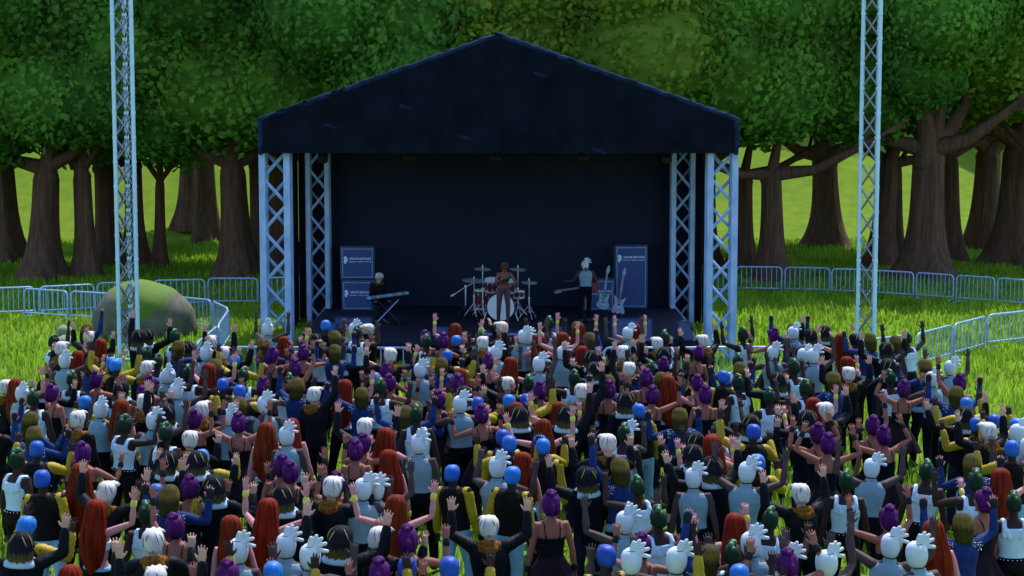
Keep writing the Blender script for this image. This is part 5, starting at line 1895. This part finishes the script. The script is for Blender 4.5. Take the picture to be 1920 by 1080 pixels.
# ---------------------------------------------------------------- the band
def performer(label, loc, rz, build, skin, custom, hair, parts, bend, look=0.0, scale=1.0, stance='a', extra_hair=None):
    """figure with its own arm poses; the trunk bends forward from the hip by BEND radians, the head nods further by LOOK"""
    hip = V3((0, 0, 0.95))
    Rb = Matrix.Rotation(-bend, 3, 'X')
    neck = V3((0, -0.012, 1.47))
    hm = Matrix.Translation(neck) @ Matrix.Rotation(-look, 4, 'X') @ Matrix.Translation(-neck)

    def lean(p):
        t = min(1, max(0, (p.z - 0.86) / 0.26))
        t = t * t * (3 - 2 * t)
        q = hip + Rb @ (p - hip)
        return p.lerp(q, t)
    root = put("person", body_mesh('x' + stance, build, custom, lean, hm), skin)
    tag(root, label, "person", "band on stage")
    root.location = V3(loc) - V3((0, 0, 0.36 if stance == 'q' else 0))
    root.rotation_euler = (0, 0, rz)
    root.scale = (scale,) * 3
    HM = Matrix.Translation(hip) @ Rb.to_4x4() @ Matrix.Translation(-hip) @ hm
    for nm, me, m in hair:
        h = put(nm, me, m, root)
        h.matrix_local = HM
    for nm, kind, m in parts:
        put(nm, garment(kind, 'x' + stance, build, custom, lean), m, root)
    for k in ('shoe_l', 'shoe_r'):
        put("shoe", garment(k, 'x' + stance, build), "shoe_black", root)
    return root, lean


# keyboard player, facing the crowd and a little to the right
p = floor_at(709, 604)
p.y = kp.y + 0.42
kc = (((0.18, 0.25, -0.9), (-0.05, 0.9, -0.42), (0.0, 1, -0.3), (-1, 0.1, 0.2), 0.35), ((0.14, 0.25, -0.9), (-0.25, 0.9, -0.42), (0.0, 1, -0.3), (-1, 0.1, 0.2), 0.35))
performer("white haired keyboard player in black jacket looking down at the keys", p, math.radians(180 + 20), 'm', "skin_pale", kc, HAIR['W'],
          [("jacket", 'jacket', "leather"), ("sleeve", 'sleeve_l', "leather"), ("sleeve", 'sleeve_r', "leather"), ("trousers", 'trousers', "trouser_navy"), ("fur_collar", 'fur', "fur_collar")], 0.16, 0.40, 0.93, 'q')
# singer, bent over the microphone
p = floor_at(944, 608)
sc_ = (((0.55, 0.35, -0.75), (-0.75, 0.75, 0.25), (-0.8, 0.5, 0.2), (0.2, 0.5, 1), 0.9), ((0.30, 0.60, -0.55), (-0.55, 0.55, 0.75), (-0.35, 0.5, 0.8), (-0.8, 0.5, 0), 1.0))
bun = MB()
for x, y, z, r in ((0.02, 0.0, 1.76, 0.05), (0.05, -0.02, 1.745, 0.036), (-0.02, -0.03, 1.755, 0.036)):
    bun.ell((x, y, z), (r, r, r), 10, 8)
mat("hair_auburn", (0.075, 0.008, 0.004), 0.5, var=0.4, scale=14, stretch=(1.5, 1.5, 0.2))
hs = [("hair", HAIR['D'][0][1], "hair_auburn"), ("hair_bun", bun.mesh("hair_bun", "bun_green"), "bun_green")]
singer, slean = performer("singer with auburn hair and green bun bent over a microphone", p, math.radians(180 + 6), 'f', "skin_tan", sc_, hs,
                          [("crop_top", 'crop', "top_green"), ("tights", 'tights', "tights_plum")], 0.42, 0.35, 0.92, 'a')
b = BUILD['f']
S, E, Wr, h, t, cu = arm_joints('x', 1, b, sc_[1])
g = slean(Wr + h * 0.07 + V3((0, 0.02, 0)))
mic = empty("microphone", (0, 0, 0))
tag(mic, "black hand microphone at the singer's mouth", "microphone")
mw = Matrix.Translation(p) @ Matrix.Rotation(math.radians(186), 4, 'Z') @ Matrix.Diagonal((0.92, 0.92, 0.92, 1))
mic.location = mw @ g
mb = MB()
mb.tube([(0, 0.0, -0.10), (0, 0, 0.06)], [0.012, 0.016], 10)
mb.build("handle", "black_metal", mic)
mb = MB()
mb.ell((0, 0, 0.085), (0.026, 0.026, 0.03), 12, 8)
mb.build("mesh_head", "chrome", mic)
# guitarist, turned away from the crowd
p = floor_at(1098, 605)
gc = (((0.50, 0.30, -0.85), (0.65, 0.60, -0.05), (0.5, 0.8, 0.1), (0.2, 0.1, 1), 1.0), ((0.45, 0.0, -0.9), (-0.25, 0.9, -0.02), (-0.5, 0.8, -0.1), (-0.3, 0.2, 1), 0.8))
gp, glean = performer("guitarist in white mask and pale top turned away from the crowd", p, math.radians(8), 'm', "skin_ash", gc, HAIR['M'],
                      [("sleeveless_top", 'vest_top', "tank_grey"), ("trousers", 'trousers', "black_cloth")], 0.10, 0.45, 0.89, 'b')
gm = Matrix.Translation(p) @ Matrix.Rotation(math.radians(8), 4, 'Z') @ Matrix.Translation((0.36, 0.18, 0.89)) @ Matrix.Rotation(math.radians(-97), 4, 'Y') @ Matrix.Rotation(math.radians(180), 4, 'Z')
guitar("dark red electric guitar held across the guitarist's waist", "guitar_red", gm, head_mat="neck_wood")
